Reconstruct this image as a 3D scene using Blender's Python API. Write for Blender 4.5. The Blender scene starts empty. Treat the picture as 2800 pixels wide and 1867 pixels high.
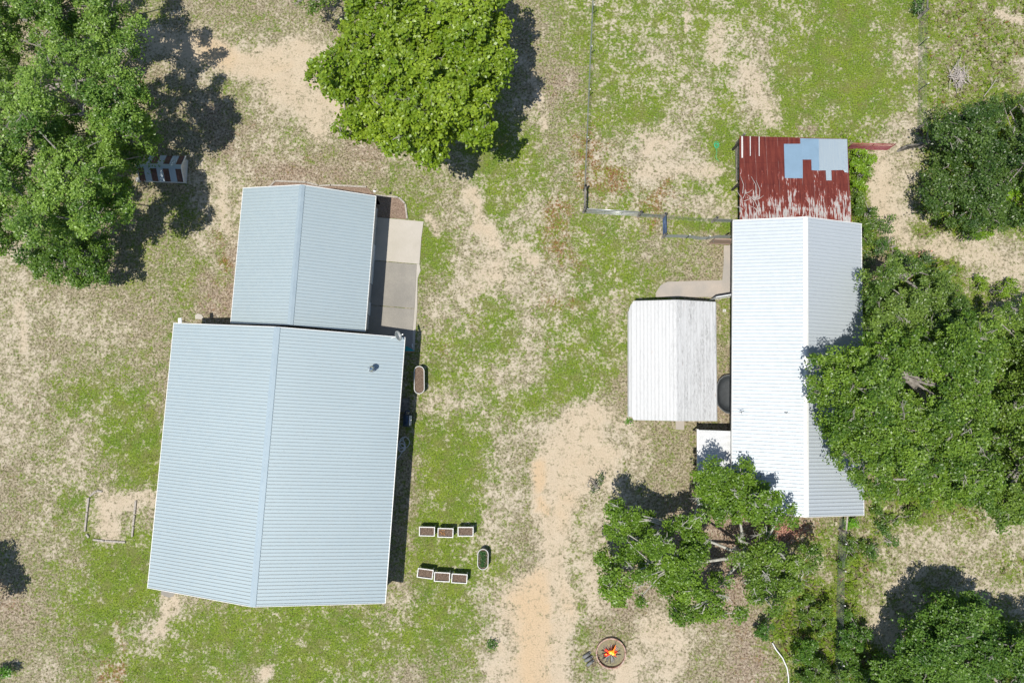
import bpy, math, random
import numpy as np
from mathutils import Vector, Matrix
random.seed(7); rng = np.random.default_rng(11)
R = math.radians
sc = bpy.context.scene
COL = sc.collection
# ------------------------------------------------------------------ camera, sky, sun
CAM_H = 50.0; TX, TY = R(4.24), R(0.195); F = 1867.0; PW, PH = 2800.0, 1867.0
cd = bpy.data.cameras.new('camera'); cam = bpy.data.objects.new('camera', cd); COL.objects.link(cam)
cam.location = (0, 0, CAM_H); cam.rotation_euler = (TX, TY, 0)
cd.sensor_width = 36; cd.lens = F / PW * 36; cd.clip_end = 2000; sc.camera = cam
SUN = Vector((-0.271, -0.235, 1)).normalized()          # towards the sun
w = bpy.data.worlds.new('World'); sc.world = w; w.use_nodes = True
nt = w.node_tree; bg = nt.nodes['Background']; sky = nt.nodes.new('ShaderNodeTexSky')
sky.sky_type = 'NISHITA'; sky.sun_disc = False
sky.sun_elevation = math.asin(SUN.z); sky.sun_rotation = math.atan2(SUN.x, SUN.y)
sky.air_density = 1.0; sky.dust_density = 0.6; sky.ozone_density = 1.2
nt.links.new(sky.outputs[0], bg.inputs[0]); bg.inputs[1].default_value = 0.1
sl = bpy.data.lights.new('sun', 'SUN'); sl.energy = 4.9; sl.angle = R(0.53); sl.color = (1, 0.955, 0.88)
so = bpy.data.objects.new('sun', sl); COL.objects.link(so); so.location = (-20, -20, 60)
so.rotation_euler = SUN.to_track_quat('Z', 'Y').to_euler()
vs = sc.view_settings; vs.view_transform = 'Standard'; vs.look = 'None'; vs.exposure = 0.0; vs.gamma = 1
sc.cycles.max_bounces = 6; sc.cycles.diffuse_bounces = 3; sc.cycles.transparent_max_bounces = 6

# ------------------------------------------------------------------ photo <-> world
CR = np.array(cam.rotation_euler.to_matrix())
def G(px, py, z=0.0):
    d = CR @ np.array([(px - PW / 2) / F, -(py - PH / 2) / F, -1.0])
    t = (z - CAM_H) / d[2]
    return Vector((d[0] * t, d[1] * t, z))
S = PW / 2352.0
def O(ox, oy, z=0.0): return G(ox * S, oy * S, z)
def world_to_px(P):
    d = (P - np.array([0, 0, CAM_H])) @ CR
    return np.stack([PW / 2 + F * d[:, 0] / -d[:, 2], PH / 2 - F * d[:, 1] / -d[:, 2]], 1)

# ------------------------------------------------------------------ object helpers
def tag(o, label=None, cat=None, group=None, kind=None):
    if label: o['label'] = label
    if cat: o['category'] = cat
    if group: o['group'] = group
    if kind: o['kind'] = kind
    return o
def thing(name, label, cat, loc=(0, 0, 0), rz=0, group=None):
    o = bpy.data.objects.new(name, None); COL.objects.link(o)
    o.location = loc; o.rotation_euler = (0, 0, rz); o.empty_display_size = 0.2
    return tag(o, label, cat, group)
def root_of(o):
    while o.parent: o = o.parent
    return o
def link_mesh(name, me, mat, parent=None, local=False):
    o = bpy.data.objects.new(name, me); COL.objects.link(o)
    if mat:
        for m in (mat if isinstance(mat, list) else [mat]): me.materials.append(m)
    if parent:
        o.parent = parent
        if not local:
            r = root_of(parent)
            me.transform(Matrix.Translation(-Vector(r.location)))
    return o
def np_mesh(name, V, F4, cols=None, smooth=False):
    V = np.ascontiguousarray(V, dtype=np.float32); F4 = np.ascontiguousarray(F4, dtype=np.int32)
    k = F4.shape[1]; me = bpy.data.meshes.new(name)
    me.vertices.add(len(V)); me.vertices.foreach_set('co', V.ravel())
    me.loops.add(F4.size); me.loops.foreach_set('vertex_index', F4.ravel())
    me.polygons.add(len(F4)); me.polygons.foreach_set('loop_start', np.arange(0, F4.size, k, dtype=np.int32))
    try: me.polygons.foreach_set('loop_total', np.full(len(F4), k, dtype=np.int32))
    except Exception: pass
    if cols:
        for nm, c in cols.items():
            a = me.color_attributes.new(nm, 'FLOAT_COLOR', 'POINT')
            c4 = np.ones((len(V), 4), dtype=np.float32); c4[:, :c.shape[1]] = c
            a.data.foreach_set('color', c4.ravel())
    me.update(calc_edges=True)
    if smooth: me.polygons.foreach_set('use_smooth', np.ones(len(F4), dtype=bool))
    return me
class MB:
    def __init__(s): s.v = []; s.f = []; s.m = []; s.sm = []; s.mi = 0
    def add(s, vs, fs, smooth=False):
        n = len(s.v); s.v += [tuple(v) for v in vs]
        for f in fs: s.f.append(tuple(i + n for i in f)); s.m.append(s.mi); s.sm.append(smooth)
        return s
    def box(s, x0, x1, y0, y1, z0, z1, M=None):
        vs = [Vector((x, y, z)) for z in (z0, z1) for y in (y0, y1) for x in (x0, x1)]
        if M is not None: vs = [M @ v for v in vs]
        return s.add(vs, [(0, 2, 3, 1), (4, 5, 7, 6), (0, 1, 5, 4), (2, 6, 7, 3), (0, 4, 6, 2), (1, 3, 7, 5)])
    def beam(s, a, b, w, h, up=Vector((0, 0, 1))):
        a, b = Vector(a), Vector(b); d = (b - a); L = d.length; d.normalize()
        if abs(d.dot(up)) > .98: up = Vector((1, 0, 0))
        r = d.cross(up).normalized(); u = r.cross(d)
        M = Matrix((( r.x, d.x, u.x, a.x), (r.y, d.y, u.y, a.y), (r.z, d.z, u.z, a.z), (0, 0, 0, 1)))
        return s.box(-w / 2, w / 2, 0, L, -h / 2, h / 2, M)
    def tube(s, pts, rad, n=8, cap=True, closed=False):
        pts = [Vector(p) for p in pts]; N = len(pts)
        rr = rad if isinstance(rad, (list, tuple)) else [rad] * N
        base = len(s.v); vs = []; prev = None
        for i, p in enumerate(pts):
            if closed: d = pts[(i + 1) % N] - pts[i - 1]
            else: d = pts[min(i + 1, N - 1)] - pts[max(i - 1, 0)]
            d = d.normalized() if d.length > 1e-9 else Vector((0, 0, 1))
            if prev is None:
                a = Vector((0, 0, 1)) if abs(d.z) < .9 else Vector((1, 0, 0)); u = d.cross(a).normalized()
            else:
                u = (prev - d * prev.dot(d)); u = u.normalized() if u.length > 1e-6 else d.orthogonal().normalized()
            prev = u; v = d.cross(u)
            for k in range(n):
                t = 2 * math.pi * k / n; vs.append(p + (u * math.cos(t) + v * math.sin(t)) * rr[i])
        fs = []
        for i in range(N if closed else N - 1):
            j = (i + 1) % N
            for k in range(n):
                k2 = (k + 1) % n; fs.append((i * n + k, j * n + k, j * n + k2, i * n + k2))
        if cap and not closed:
            fs.append(tuple(reversed(range(n)))); fs.append(tuple((N - 1) * n + k for k in range(n)))
        return s.add(vs, fs, n > 5)
    def lathe(s, prof, c=(0, 0, 0), n=20, sx=1, sy=1):
        vs = []; c = Vector(c)
        for r, z in prof:
            for k in range(n):
                t = 2 * math.pi * k / n; vs.append(c + Vector((r * math.cos(t) * sx, r * math.sin(t) * sy, z)))
        fs = []
        for i in range(len(prof) - 1):
            for k in range(n):
                k2 = (k + 1) % n; fs.append((i * n + k, i * n + k2, (i + 1) * n + k2, (i + 1) * n + k))
        return s.add(vs, fs, True)
    def prism(s, poly, z0, z1):
        n = len(poly); vs = [(p[0], p[1], z0) for p in poly] + [(p[0], p[1], z1) for p in poly]
        area = sum(poly[i][0] * poly[(i + 1) % n][1] - poly[(i + 1) % n][0] * poly[i][1] for i in range(n))
        fs = [tuple(range(n, 2 * n)), tuple(reversed(range(n)))]
        for i in range(n):
            j = (i + 1) % n; fs.append((i, j, n + j, n + i))
        if area < 0: fs = [tuple(reversed(f)) for f in fs]
        return s.add(vs, fs)
    def build(s, name, mat, parent=None, local=False, bevel=0):
        me = bpy.data.meshes.new(name); me.from_pydata(s.v, [], s.f)
        me.polygons.foreach_set('material_index', s.m); me.polygons.foreach_set('use_smooth', s.sm)
        me.update(); o = link_mesh(name, me, mat, parent, local)
        if bevel:
            b = o.modifiers.new('bevel', 'BEVEL'); b.width = bevel; b.segments = 2; b.limit_method = 'ANGLE'
        return o
def copy_thing(root):
    r = root.copy(); COL.objects.link(r)
    def rec(a, b):
        for ch in a.children:
            c = ch.copy(); COL.objects.link(c); c.parent = b; rec(ch, c)
    rec(root, r); return r

# ------------------------------------------------------------------ materials
class NB:
    """small node-building helper"""
    def __init__(s, name):
        s.m = bpy.data.materials.new(name); s.m.use_nodes = True; s.t = s.m.node_tree
        s.p = s.t.nodes['Principled BSDF']; s.out = s.t.nodes['Material Output']
    def n(s, typ, **kw):
        x = s.t.nodes.new(typ)
        for k, v in kw.items(): setattr(x, k, v)
        return x
    def l(s, a, b): s.t.links.new(a, b)
    def val(s, sock, v):
        if hasattr(v, 'is_output') or isinstance(v, bpy.types.NodeSocket): s.l(v, sock)
        else: sock.default_value = v
    def coord(s, scale=(1, 1, 1), kind='Object', loc=(0, 0, 0), rot=(0, 0, 0)):
        tc = s.n('ShaderNodeTexCoord'); mp = s.n('ShaderNodeMapping')
        mp.inputs['Scale'].default_value = scale; mp.inputs['Location'].default_value = loc; mp.inputs['Rotation'].default_value = rot
        s.l(tc.outputs[kind], mp.inputs[0]); return mp.outputs[0]
    def noise(s, vec, scale, detail=4, rough=.55, dist=0):
        x = s.n('ShaderNodeTexNoise'); s.l(vec, x.inputs['Vector'])
        x.inputs['Scale'].default_value = scale; x.inputs['Detail'].default_value = detail
        x.inputs['Roughness'].default_value = rough; x.inputs['Distortion'].default_value = dist
        return x.outputs[0]
    def rng(s, v, a, b, c=0.0, d=1.0, smooth=False):
        x = s.n('ShaderNodeMapRange'); x.clamp = True
        if smooth: x.interpolation_type = 'SMOOTHSTEP'
        s.val(x.inputs[0], v)
        for i, q in zip((1, 2, 3, 4), (a, b, c, d)): s.val(x.inputs[i], q)
        return x.outputs[0]
    def math(s, op, a, b=0.0):
        x = s.n('ShaderNodeMath', operation=op); s.val(x.inputs[0], a); s.val(x.inputs[1], b); return x.outputs[0]
    def mix(s, f, a, b, blend='MIX'):
        x = s.n('ShaderNodeMix', data_type='RGBA', blend_type=blend); s.val(x.inputs[0], f)
        for sk, v in ((x.inputs[6], a), (x.inputs[7], b)):
            if isinstance(v, tuple): v = v + (1,) if len(v) == 3 else v
            s.val(sk, v)
        return x.outputs[2]
    def bump(s, h, strength=.5, dist=.02):
        x = s.n('ShaderNodeBump'); x.inputs['Strength'].default_value = strength; x.inputs['Distance'].default_value = dist
        s.l(h, x.inputs['Height']); s.l(x.outputs[0], s.p.inputs['Normal'])
    def col(s, v):
        if isinstance(v, tuple): v = v + (1,) if len(v) == 3 else v
        s.val(s.p.inputs['Base Color'], v)
    def set(s, rough=None, metal=None, spec=None, trans=None):
        if rough is not None: s.val(s.p.inputs['Roughness'], rough)
        if metal is not None: s.p.inputs['Metallic'].default_value = metal
        if spec is not None: s.p.inputs['Specular IOR Level'].default_value = spec
        return s
def simple(name, c, rough=.6, metal=0, var=.25, scale=3, spec=.4, c2=None, stretch=(1, 1, 1), bump=0, detail=5):
    b = NB(name); v = b.coord(stretch); n = b.rng(b.noise(v, scale, detail, .6), .3, .7)
    c2 = c2 or tuple(x * (1 - var) for x in c)
    b.col(b.mix(n, c2, c)); b.set(rough, metal, spec)
    if bump: b.bump(b.noise(v, scale * 6, 4, .6), .5, bump)
    return b.m
def roof_metal(name, c, rough=.35, metal=.55, stain=(.5, .45, .38), amt=.25, along=(1, 1, 1)):
    b = NB(name); v = b.coord(along)
    big = b.rng(b.noise(v, .25, 5, .6), .35, .7); fine = b.rng(b.noise(v, 2.5, 6, .7), .3, .75)
    col = b.mix(b.math('MULTIPLY', big, amt * .6), c, tuple(x * .82 for x in c))
    col = b.mix(b.math('MULTIPLY', fine, amt * .35), col, stain)
    sp = b.rng(b.noise(b.coord(), 9, 2, .5), .72, .76)
    col = b.mix(b.math('MULTIPLY', sp, .35), col, (.12, .10, .08))
    b.col(col); b.set(b.rng(fine, 0, 1, rough, rough + .15), metal, .5)
    return b.m
M = {}
M['roof_blue'] = roof_metal('galvalume_roof', (.39, .475, .51), .5, .3, (.46, .45, .40), .35)
M['roof_blue_cap'] = roof_metal('galvalume_cap', (.37, .46, .51), .45, .35, (.46, .53, .57), .7)
M['roof_white'] = roof_metal('white_metal_roof', (.50, .55, .585), .55, .28, (.4, .4, .4), .25)
M['rib_blue'] = simple('rib_shade_grime', (.27, .30, .29), .6, .2, .25, 2, .3, (.36, .31, .24)); M['rib_white'] = simple('rib_shade_grime_pale', (.33, .35, .37), .6, .2, .25, 2, .3)  # for north rib sides: painted rib shade, mixed with grime
M['white_trim'] = simple('white_trim', (.78, .78, .76), .4, 0, .12)
M['wall'] = simple('house_siding', (.62, .60, .55), .6, 0, .12, 1.2)
M['wall_dark'] = simple('barn_siding', (.50, .48, .44), .7, 0, .2, 1.2)
M['door_white'] = simple('door_paint', (.72, .74, .74), .4, 0, .1, 2)
M['glass'] = simple('window_glass', (.03, .04, .05), .08, 0, .1, 1, .8)
M['dark_metal'] = simple('dark_metal', (.03, .03, .035), .45, .4, .3)
M['galv'] = simple('galvanised_steel', (.52, .54, .55), .38, .7, .25, 6)
M['tank'] = simple('tank_metal', (.42, .44, .45), .4, .7, .3, 5)
M['rim'] = simple('rim_white', (.70, .69, .66), .5, 0, .2, 8)
M['soil'] = simple('dark_soil', (.075, .05, .036), 1, 0, 0, 14, .1, (.24, .18, .135), bump=.03)
M['wood_grey'] = simple('weathered_wood', (.30, .28, .25), .85, 0, 0, 5, .2, (.12, .11, .095), (1, 1, 1))
M['wood_dark'] = simple('dark_wood', (.10, .09, .08), .85, 0, 0, 5, .2, (.04, .035, .03))
M['timber'] = simple('landscape_timber', (.50, .46, .41), .85, 0, 0, 7, .2, (.27, .24, .2))
M['wire'] = simple('fence_wire', (.36, .39, .37), .5, .5, .2)
M['post_green'] = simple('post_paint', (.035, .05, .045), .6, .2, .2)
M['gate_red'] = simple('red_gate', (.30, .045, .06), .5, .1, 0, 4, .4, (.42, .16, .16))
M['gate_silver'] = simple('silver_gate', (.66, .67, .67), .35, .5, .15)
M['gate_blue'] = simple('blue_gate', (.09, .14, .25), .45, .2, .2)
M['stick'] = simple('dead_sticks', (.52, .47, .43), .9, 0, .35, 5)
M['bark'] = simple('oak_bark', (.40, .37, .335), .9, 0, 0, 5, .2, (.17, .15, .13), bump=.02)
M['bark_lt'] = simple('lichen_bark', (.55, .54, .48), .9, 0, 0, 6, .2, (.26, .25, .21))
M['rubber'] = simple('black_pond_plastic', (.055, .062, .068), .5, 0, .35, 5)
M['hose_white'] = simple('white_hose', (.68, .68, .67), .5, 0, .1)
M['hose_green'] = simple('green_hose', (.05, .42, .20), .5, 0, .1)
M['teal'] = simple('teal_plastic', (.01, .26, .27), .35, 0, .1)
M['orange'] = simple('orange_edge', (.55, .22, .10), .5, 0, .1)
M['brick'] = simple('rusty_rim', (.36, .17, .12), .8, 0, 0, 4, .2, (.50, .42, .36))
M['ash'] = simple('ash_stick', (.38, .37, .36), .95, 0, .5, 9)
M['char'] = simple('charcoal', (.04, .035, .03), .95, 0, .3, 9)
M['slate'] = simple('grey_log', (.25, .255, .25), .85, 0, .3, 7)
M['grill_blue'] = simple('grill_cover', (.012, .035, .075), .35, .1, .3)
M['chrome'] = simple('chrome', (.8, .8, .82), .12, 1, .05)
M['rock'] = simple('rock', (.42, .41, .39), .9, 0, .3, 4, bump=.03)
M['pink'] = simple('faded_brick', (.50, .20, .14), .9, 0, 0, 9, .2, (.55, .38, .28))

# ------------------------------------------------------------------ ground cover map
KEY = {  # green, bare sand, orange, red-brown, weed height, pinkish litter
 'G': (.80, .10, 0, .05, .15, 0), 'g': (.66, .26, 0, .08, .08, 0), 'p': (.74, .40, 0, .04, .06, 0),
 'T': (.38, .18, 0, .05, .04, 0), 't': (.20, .18, 0, .04, 0, .30), 's': (.22, .50, .06, .03, 0, .1),
 'S': (.05, .86, .35, 0, 0, 0), 'O': (.03, .93, .95, 0, 0, 0), 'r': (.30, .34, 0, .65, .04, 0),
 'b': (.08, .20, 0, .15, 0, .95), 'w': (.48, .26, 0, .06, .6, .35), 'W': (.80, .06, 0, .03, 1, .2)}
GRID = [
 "ttttTttttttttttt" "tTpppgpgpgGgGwww",
 "ttttsSOssSstttTt" "tTgpsgpsgGGgswww",
 "ttttttsTSSStttTT" "tbTppspsgGGGgwww",
 "ttttttbtssSttTTT" "sTgGgsgsGgggswWW",
 "tttttttbsTtbssTG" "gtrsSsGgggWssWWW",
 "ttttttssbbttTTsg" "pTrrsspgggWSsWWW",
 "tttttTssttttGTsg" "srTprssgggWSsWWW",
 "sttttTsbttttTGss" "prgTtTtgggtbWwss",
 "stttTTTbttttTTsS" "ssggTttggggbWWss",
 "sssttTbbttttTssg" "srgsGttggggWWWWs",
 "stsstTtttttttTgg" "spgggtttgggWWWWW",
 "ssTTTttttttttggs" "sGgttttbttttWWWW",
 "stgggttttttttssg" "GTStttbttttWWWWW",
 "sTsgGttttttttGGs" "sSSSttttttttWWWW",
 "tssTGttttttttGGs" "TOSsttttttttWWWW",
 "tTgssttttttttgGs" "sOsstbbbttbwWWwW",
 "tsTggttttttttGgs" "tSssbbbbbwwwssss",
 "tTTGGttttttttGgg" "tSstbbbbwwWwssww",
 "btgGgsTTgGTTsggs" "OOsbttbtwWWsWwss",
 "tTTGspGGGgGggGgs" "OsttSstbWWWSWWWW",
 "tsTrGGgTgGggtTTS" "OsTSsttbwWWWWWWW"]
GR = np.array([[KEY[c] for c in row] for row in GRID], dtype=np.float64)   # 21 x 32 x 6
def vnoise(x, y, seed):
    xi, yi = np.floor(x).astype(np.int64), np.floor(y).astype(np.int64); fx, fy = x - xi, y - yi
    def h(a, b):
        v = np.sin(a * 127.1 + b * 311.7 + seed * 74.7) * 43758.5453; return v - np.floor(v)
    u, v = fx * fx * (3 - 2 * fx), fy * fy * (3 - 2 * fy)
    return (h(xi, yi) * (1 - u) + h(xi + 1, yi) * u) * (1 - v) + (h(xi, yi + 1) * (1 - u) + h(xi + 1, yi + 1) * u) * v
def fbm(x, y, seed, o=4):
    s = 0; a = .5
    for i in range(o): s = s + a * vnoise(x * 2 ** i + 17 * i, y * 2 ** i - 9 * i, seed + i); a *= .5
    return s / (1 - .5 ** o)
# explicit features: strokes (overview pixels, radius, category, strength)
STROKES = [
 ([(1080, 445), (1098, 470), (1105, 520), (1135, 560)], 15, 'S', 1), ([(990, 500), (1010, 540)], 10, 'S', .8),
 ([(1195, 130), (1215, 175), (1240, 225), (1250, 300)], 9, 'S', .75), ([(1180, 560), (1230, 600)], 12, 'S', .8),
 ([(40, 640), (50, 760), (35, 880), (45, 1000)], 22, 's', .9), ([(45, 700), (52, 800)], 8, 'S', .7),
 ([(160, 1010), (140, 1120), (190, 1090)], 10, 's', .7), ([(350, 950), (352, 1130)], 10, 'G', .6),
 ([(130, 1120), (100, 1180), (60, 1230)], 9, 's', .7),
 ([(250, 1150), (235, 1190), (250, 1225)], 26, 'S', .8), ([(290, 1150), (345, 1140)], 16, 'S', .7),
 ([(600, 1550), (615, 1535)], 12, 'S', 1), ([(375, 1368), (395, 1380), (375, 1420), (365, 1450)], 15, 'S', .75),
 ([(1240, 1340), (1235, 1450), (1230, 1580)], 34, 'O', .75), ([(1270, 1330), (1285, 1400), (1290, 1580)], 20, 'S', 1),
 ([(1330, 970), (1310, 1010), (1262, 1070), (1262, 1140)], 34, 'S', 1), ([(1236, 1070), (1240, 1120)], 12, 'O', 1),
 ([(1340, 1000), (1390, 1000), (1380, 1070), (1320, 1100)], 34, 'S', .9), ([(1400, 990), (1440, 1010)], 22, 's', .9),
 ([(1250, 1150), (1262, 1200), (1270, 1290)], 16, 'S', .9), ([(1240, 1150), (1255, 1175)], 8, 'O', 1),
 ([(1320, 1180), (1310, 1290), (1330, 1350), (1340, 1480)], 14, 'g', .45), ([(1360, 1300), (1370, 1400)], 24, 'S', .5),
 ([(1500, 1430), (1560, 1480), (1540, 1540)], 30, 'S', .65), ([(1145, 1470), (1150, 1500)], 9, 'S', .9),
 ([(480, 120), (560, 150), (640, 140)], 24, 'O', .75), ([(560, 160), (700, 110)], 26, 'S', .8),
 ([(640, 200), (720, 250), (730, 300)], 30, 'S', .85), ([(330, 75), (400, 100), (440, 120)], 22, 'S', .7),
 ([(500, 60), (700, 60)], 26, 'T', .5), ([(560, 330), (600, 345)], 22, 's', .7), ([(600, 395), (780, 400)], 16, 'b', .7),
 ([(470, 640), (500, 700)], 20, 'b', .7), ([(500, 540), (520, 640)], 14, 'r', .5), ([(530, 560), (500, 420)], 10, 'S', .5),
 ([(1655, 70), (1640, 130)], 22, 'S', .65), ([(1720, 170), (1750, 230), (1770, 260)], 26, 'S', .6),
 ([(1470, 285), (1490, 345)], 6, 'S', .8), ([(1580, 0), (1578, 80)], 5, 'S', .8), ([(1480, 400), (1640, 390)], 18, 'S', .7),
 ([(1420, 400), (1410, 440)], 22, 'r', .8), ([(1530, 430), (1500, 470)], 20, 'r', .8), ([(1570, 420), (1600, 440)], 16, 'G', .5),
 ([(1560, 510), (1680, 520)], 14, 'G', .85), ([(1890, 120), (1960, 200), (2040, 230)], 40, 'G', .5),
 ([(1850, 290), (1870, 300)], 14, 'b', .7), ([(2060, 280), (2080, 300)], 20, 's', .7), ([(2040, 120), (2070, 160)], 14, 's', .4),
 ([(1270, 480), (1290, 560), (1330, 620)], 22, 'r', .6), ([(1250, 800), (1300, 820)], 24, 'r', .4),
 ([(1090, 720), (1100, 760)], 20, 'r', .5), ([(1000, 790), (1040, 820)], 18, 'r', .45),
 ([(2020, 440), (2030, 500), (2090, 560), (2160, 570)], 24, 'S', .75), ([(2020, 380), (2030, 420)], 16, 'S', .6),
 ([(2180, 560), (2290, 600), (2340, 620)], 22, 'S', .55), ([(2290, 30), (2340, 45)], 9, 'S', .9), ([(2340, 150), (2352, 200)], 14, 's', .8),
 ([(2060, 1350), (2120, 1400), (2060, 1450)], 26, 'S', .6), ([(2140, 1290), (2250, 1330)], 40, 's', .7), ([(2040, 1460), (2050, 1500)], 14, 'S', .8),
 ([(1690, 1220), (1700, 1290), (1680, 1350)], 26, 'b', .8), ([(1770, 1225), (1830, 1215)], 20, 'b', .7), ([(1870, 1280), (1900, 1330)], 16, 's', .8),
 ([(1480, 1150), (1560, 1120)], 30, 't', .6), ([(1660, 690), (1665, 830)], 10, 'T', .7),
 ([(270, 1420), (285, 1500), (270, 1560)], 10, 'r', .8), ([(275, 1300), (285, 1400)], 16, 'G', .6),
 ([(1950, 345), (1990, 560)], 24, 'W', .9), ([(2130, 0), (2125, 330)], 12, 'W', .4)]
def seg_dist(P, pts):
    d = np.full(len(P), 1e9)
    for a, b in zip(pts[:-1], pts[1:]):
        a, b = np.array(a, float), np.array(b, float); ab = b - a
        t = np.clip(((P - a) @ ab) / max(ab @ ab, 1e-9), 0, 1)
        d = np.minimum(d, np.linalg.norm(P - a - t[:, None] * ab, axis=1))
    return d
def cover(X, Y):
    """ground-cover mix at world points"""
    wx = X + 1.3 * (fbm(X * .55, Y * .55, 3) - .5) * 2; wy = Y + 1.3 * (fbm(X * .55, Y * .55, 9) - .5) * 2
    P = world_to_px(np.stack([wx, wy, np.zeros_like(wx)], 1))
    u = np.clip(P[:, 0] / 87.5 - .5, 0, 30.999); v = np.clip(P[:, 1] / 88.9 - .5, 0, 19.999)
    i, j = v.astype(int), u.astype(int); fv, fu = (v - i)[:, None], (u - j)[:, None]
    A = (GR[i, j] * (1 - fu) + GR[i, j + 1] * fu) * (1 - fv) + (GR[i + 1, j] * (1 - fu) + GR[i + 1, j + 1] * fu) * fv
    wx = X + .5 * (fbm(X * 1.3, Y * 1.3, 21) - .5) * 2; wy = Y + .5 * (fbm(X * 1.3, Y * 1.3, 27) - .5) * 2
    P = world_to_px(np.stack([wx, wy, np.zeros_like(wx)], 1)) / S
    for pts, r, c, st in STROKES:
        d = seg_dist(P, pts); wgt = np.clip((1.5 - d / r), 0, 1)[:, None] * st
        A = A * (1 - wgt) + np.array(KEY[c]) * wgt
    return A
gx = np.concatenate([[-600, -250, -120, -70], np.arange(-48, 48.01, .28), [70, 120, 250, 600]])
gy = np.concatenate([[-600, -250, -120, -60], np.arange(-32, 38.01, .28), [60, 120, 250, 600]])
XX, YY = np.meshgrid(gx, gy); nx, ny = len(gx), len(gy)
A = cover(XX.ravel(), YY.ravel())
ii = (np.arange(ny - 1)[:, None] * nx + np.arange(nx - 1)[None]).ravel()
Fq = np.stack([ii, ii + 1, ii + 1 + nx, ii + nx], 1)
me = np_mesh('ground', np.stack([XX.ravel(), YY.ravel(), np.zeros(XX.size)], 1), Fq,
             {'cover_a': A[:, :3], 'cover_b': A[:, 3:6]})
b = NB('sandy_yard'); at = b.n('ShaderNodeVertexColor', layer_name='cover_a'); bt = b.n('ShaderNodeVertexColor', layer_name='cover_b')
sa, sb = b.n('ShaderNodeSeparateColor'), b.n('ShaderNodeSeparateColor'); b.l(at.outputs[0], sa.inputs[0]); b.l(bt.outputs[0], sb.inputs[0])
gG, gS, gO = sa.outputs; gR, gW, gL = sb.outputs
v = b.coord()
def uni(seed_loc, s1, s2, mixv=.5, det=5):
    vv = b.coord(loc=seed_loc)
    n1 = b.noise(vv, s1, det, .62, .3); n2 = b.noise(vv, s2, 4, .55)
    m = b.math('ADD', b.math('MULTIPLY', n1, mixv), b.math('MULTIPLY', n2, 1 - mixv))
    return b.rng(m, .36, .64)
u_s = uni((3, 7, 1), 5.5, 1.2, .66); u_g = uni((31, 17, 5), 6.5, 1.5, .68); u_r = uni((-9, 41, 2), 8, 1.1, .6)
f1 = b.rng(b.noise(b.coord(loc=(11, 0, 0)), 10, 3, .8), .36, .64); f2 = b.rng(b.noise(b.coord(loc=(5, 9, 0)), 6.5, 5, .85), .38, .62)
f3 = b.rng(b.noise(b.coord(loc=(25, 19, 0)), 7.5, 4, .8), .36, .64)
lo = b.rng(b.noise(v, .45, 5, .65), .32, .68)
lo2 = b.rng(b.noise(b.coord(loc=(40, 3, 0)), .9, 5, .65), .32, .68)
sand = b.mix(lo2, (.53, .46, .355), (.62, .55, .435)); sand = b.mix(gO, sand, (.62, .46, .29))
sand = b.mix(b.math('MULTIPLY', b.rng(f1, .55, 1), .38), sand, (.27, .205, .135))
th_l = b.mix(gL, (.44, .385, .265), (.44, .35, .265)); th_d = b.mix(gL, (.07, .068, .022), (.09, .06, .037))
thatch = b.mix(b.rng(f2, .1, .78), th_d, th_l)
grn = b.mix(b.rng(f1, .0, .9), (.035, .065, .006), b.mix(lo, (.15, .27, .014), (.27, .36, .022)))  # dark noise ends of thatch and green paint in tiny shadows between tufts
grn = b.mix(b.math('MULTIPLY', b.rng(lo2, .45, .8), .55), grn, b.mix(f3, (.09, .09, .03), (.26, .25, .09)))
red = b.mix(f2, (.10, .04, .015), (.36, .20, .09))
def thr(u, t, wd=.3): return b.rng(b.math('SUBTRACT', t, u), -wd / 2, wd / 2, 0, 1)
c = b.mix(thr(u_r, gR), thatch, red)
c = b.mix(b.math('MULTIPLY', thr(u_g, b.math('MULTIPLY', gG, 1.4), .5), .88), c, grn)
c = b.mix(b.math('MULTIPLY', thr(u_s, b.math('MULTIPLY', gS, .92), .42), .92), c, sand)
b.col(c); b.set(.95, 0, .1)
b.bump(b.math('ADD', b.math('MULTIPLY', f2, .6), b.math('MULTIPLY', u_s, -.5)), .7, .05)
tag(link_mesh('ground', me, b.m), 'sandy yard ground with patchy mown grass and bare sand', None, None, 'structure')

# leaf / blade material reading its own per-leaf colour
def foliage_mat(name, rough=.42, transl=.3, spec=.6):
    b = NB(name); a = b.n('ShaderNodeVertexColor', layer_name='tint'); b.l(a.outputs[0], b.p.inputs['Base Color'])
    b.set(rough, 0, spec); t = b.n('ShaderNodeBsdfTranslucent'); mx = b.n('ShaderNodeMixShader')
    hs = b.n('ShaderNodeHueSaturation'); hs.inputs['Saturation'].default_value = 1.15; hs.inputs['Value'].default_value = 1.3
    b.l(a.outputs[0], hs.inputs['Color']); b.l(hs.outputs[0], t.inputs[0])
    mx.inputs[0].default_value = transl; b.l(b.p.outputs[0], mx.inputs[1]); b.l(t.outputs[0], mx.inputs[2]); b.l(mx.outputs[0], b.out.inputs[0])
    return b.m
M['leaf'] = foliage_mat('leaf'); M['blade'] = foliage_mat('grass_blade', .8, .2, .15)

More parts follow.
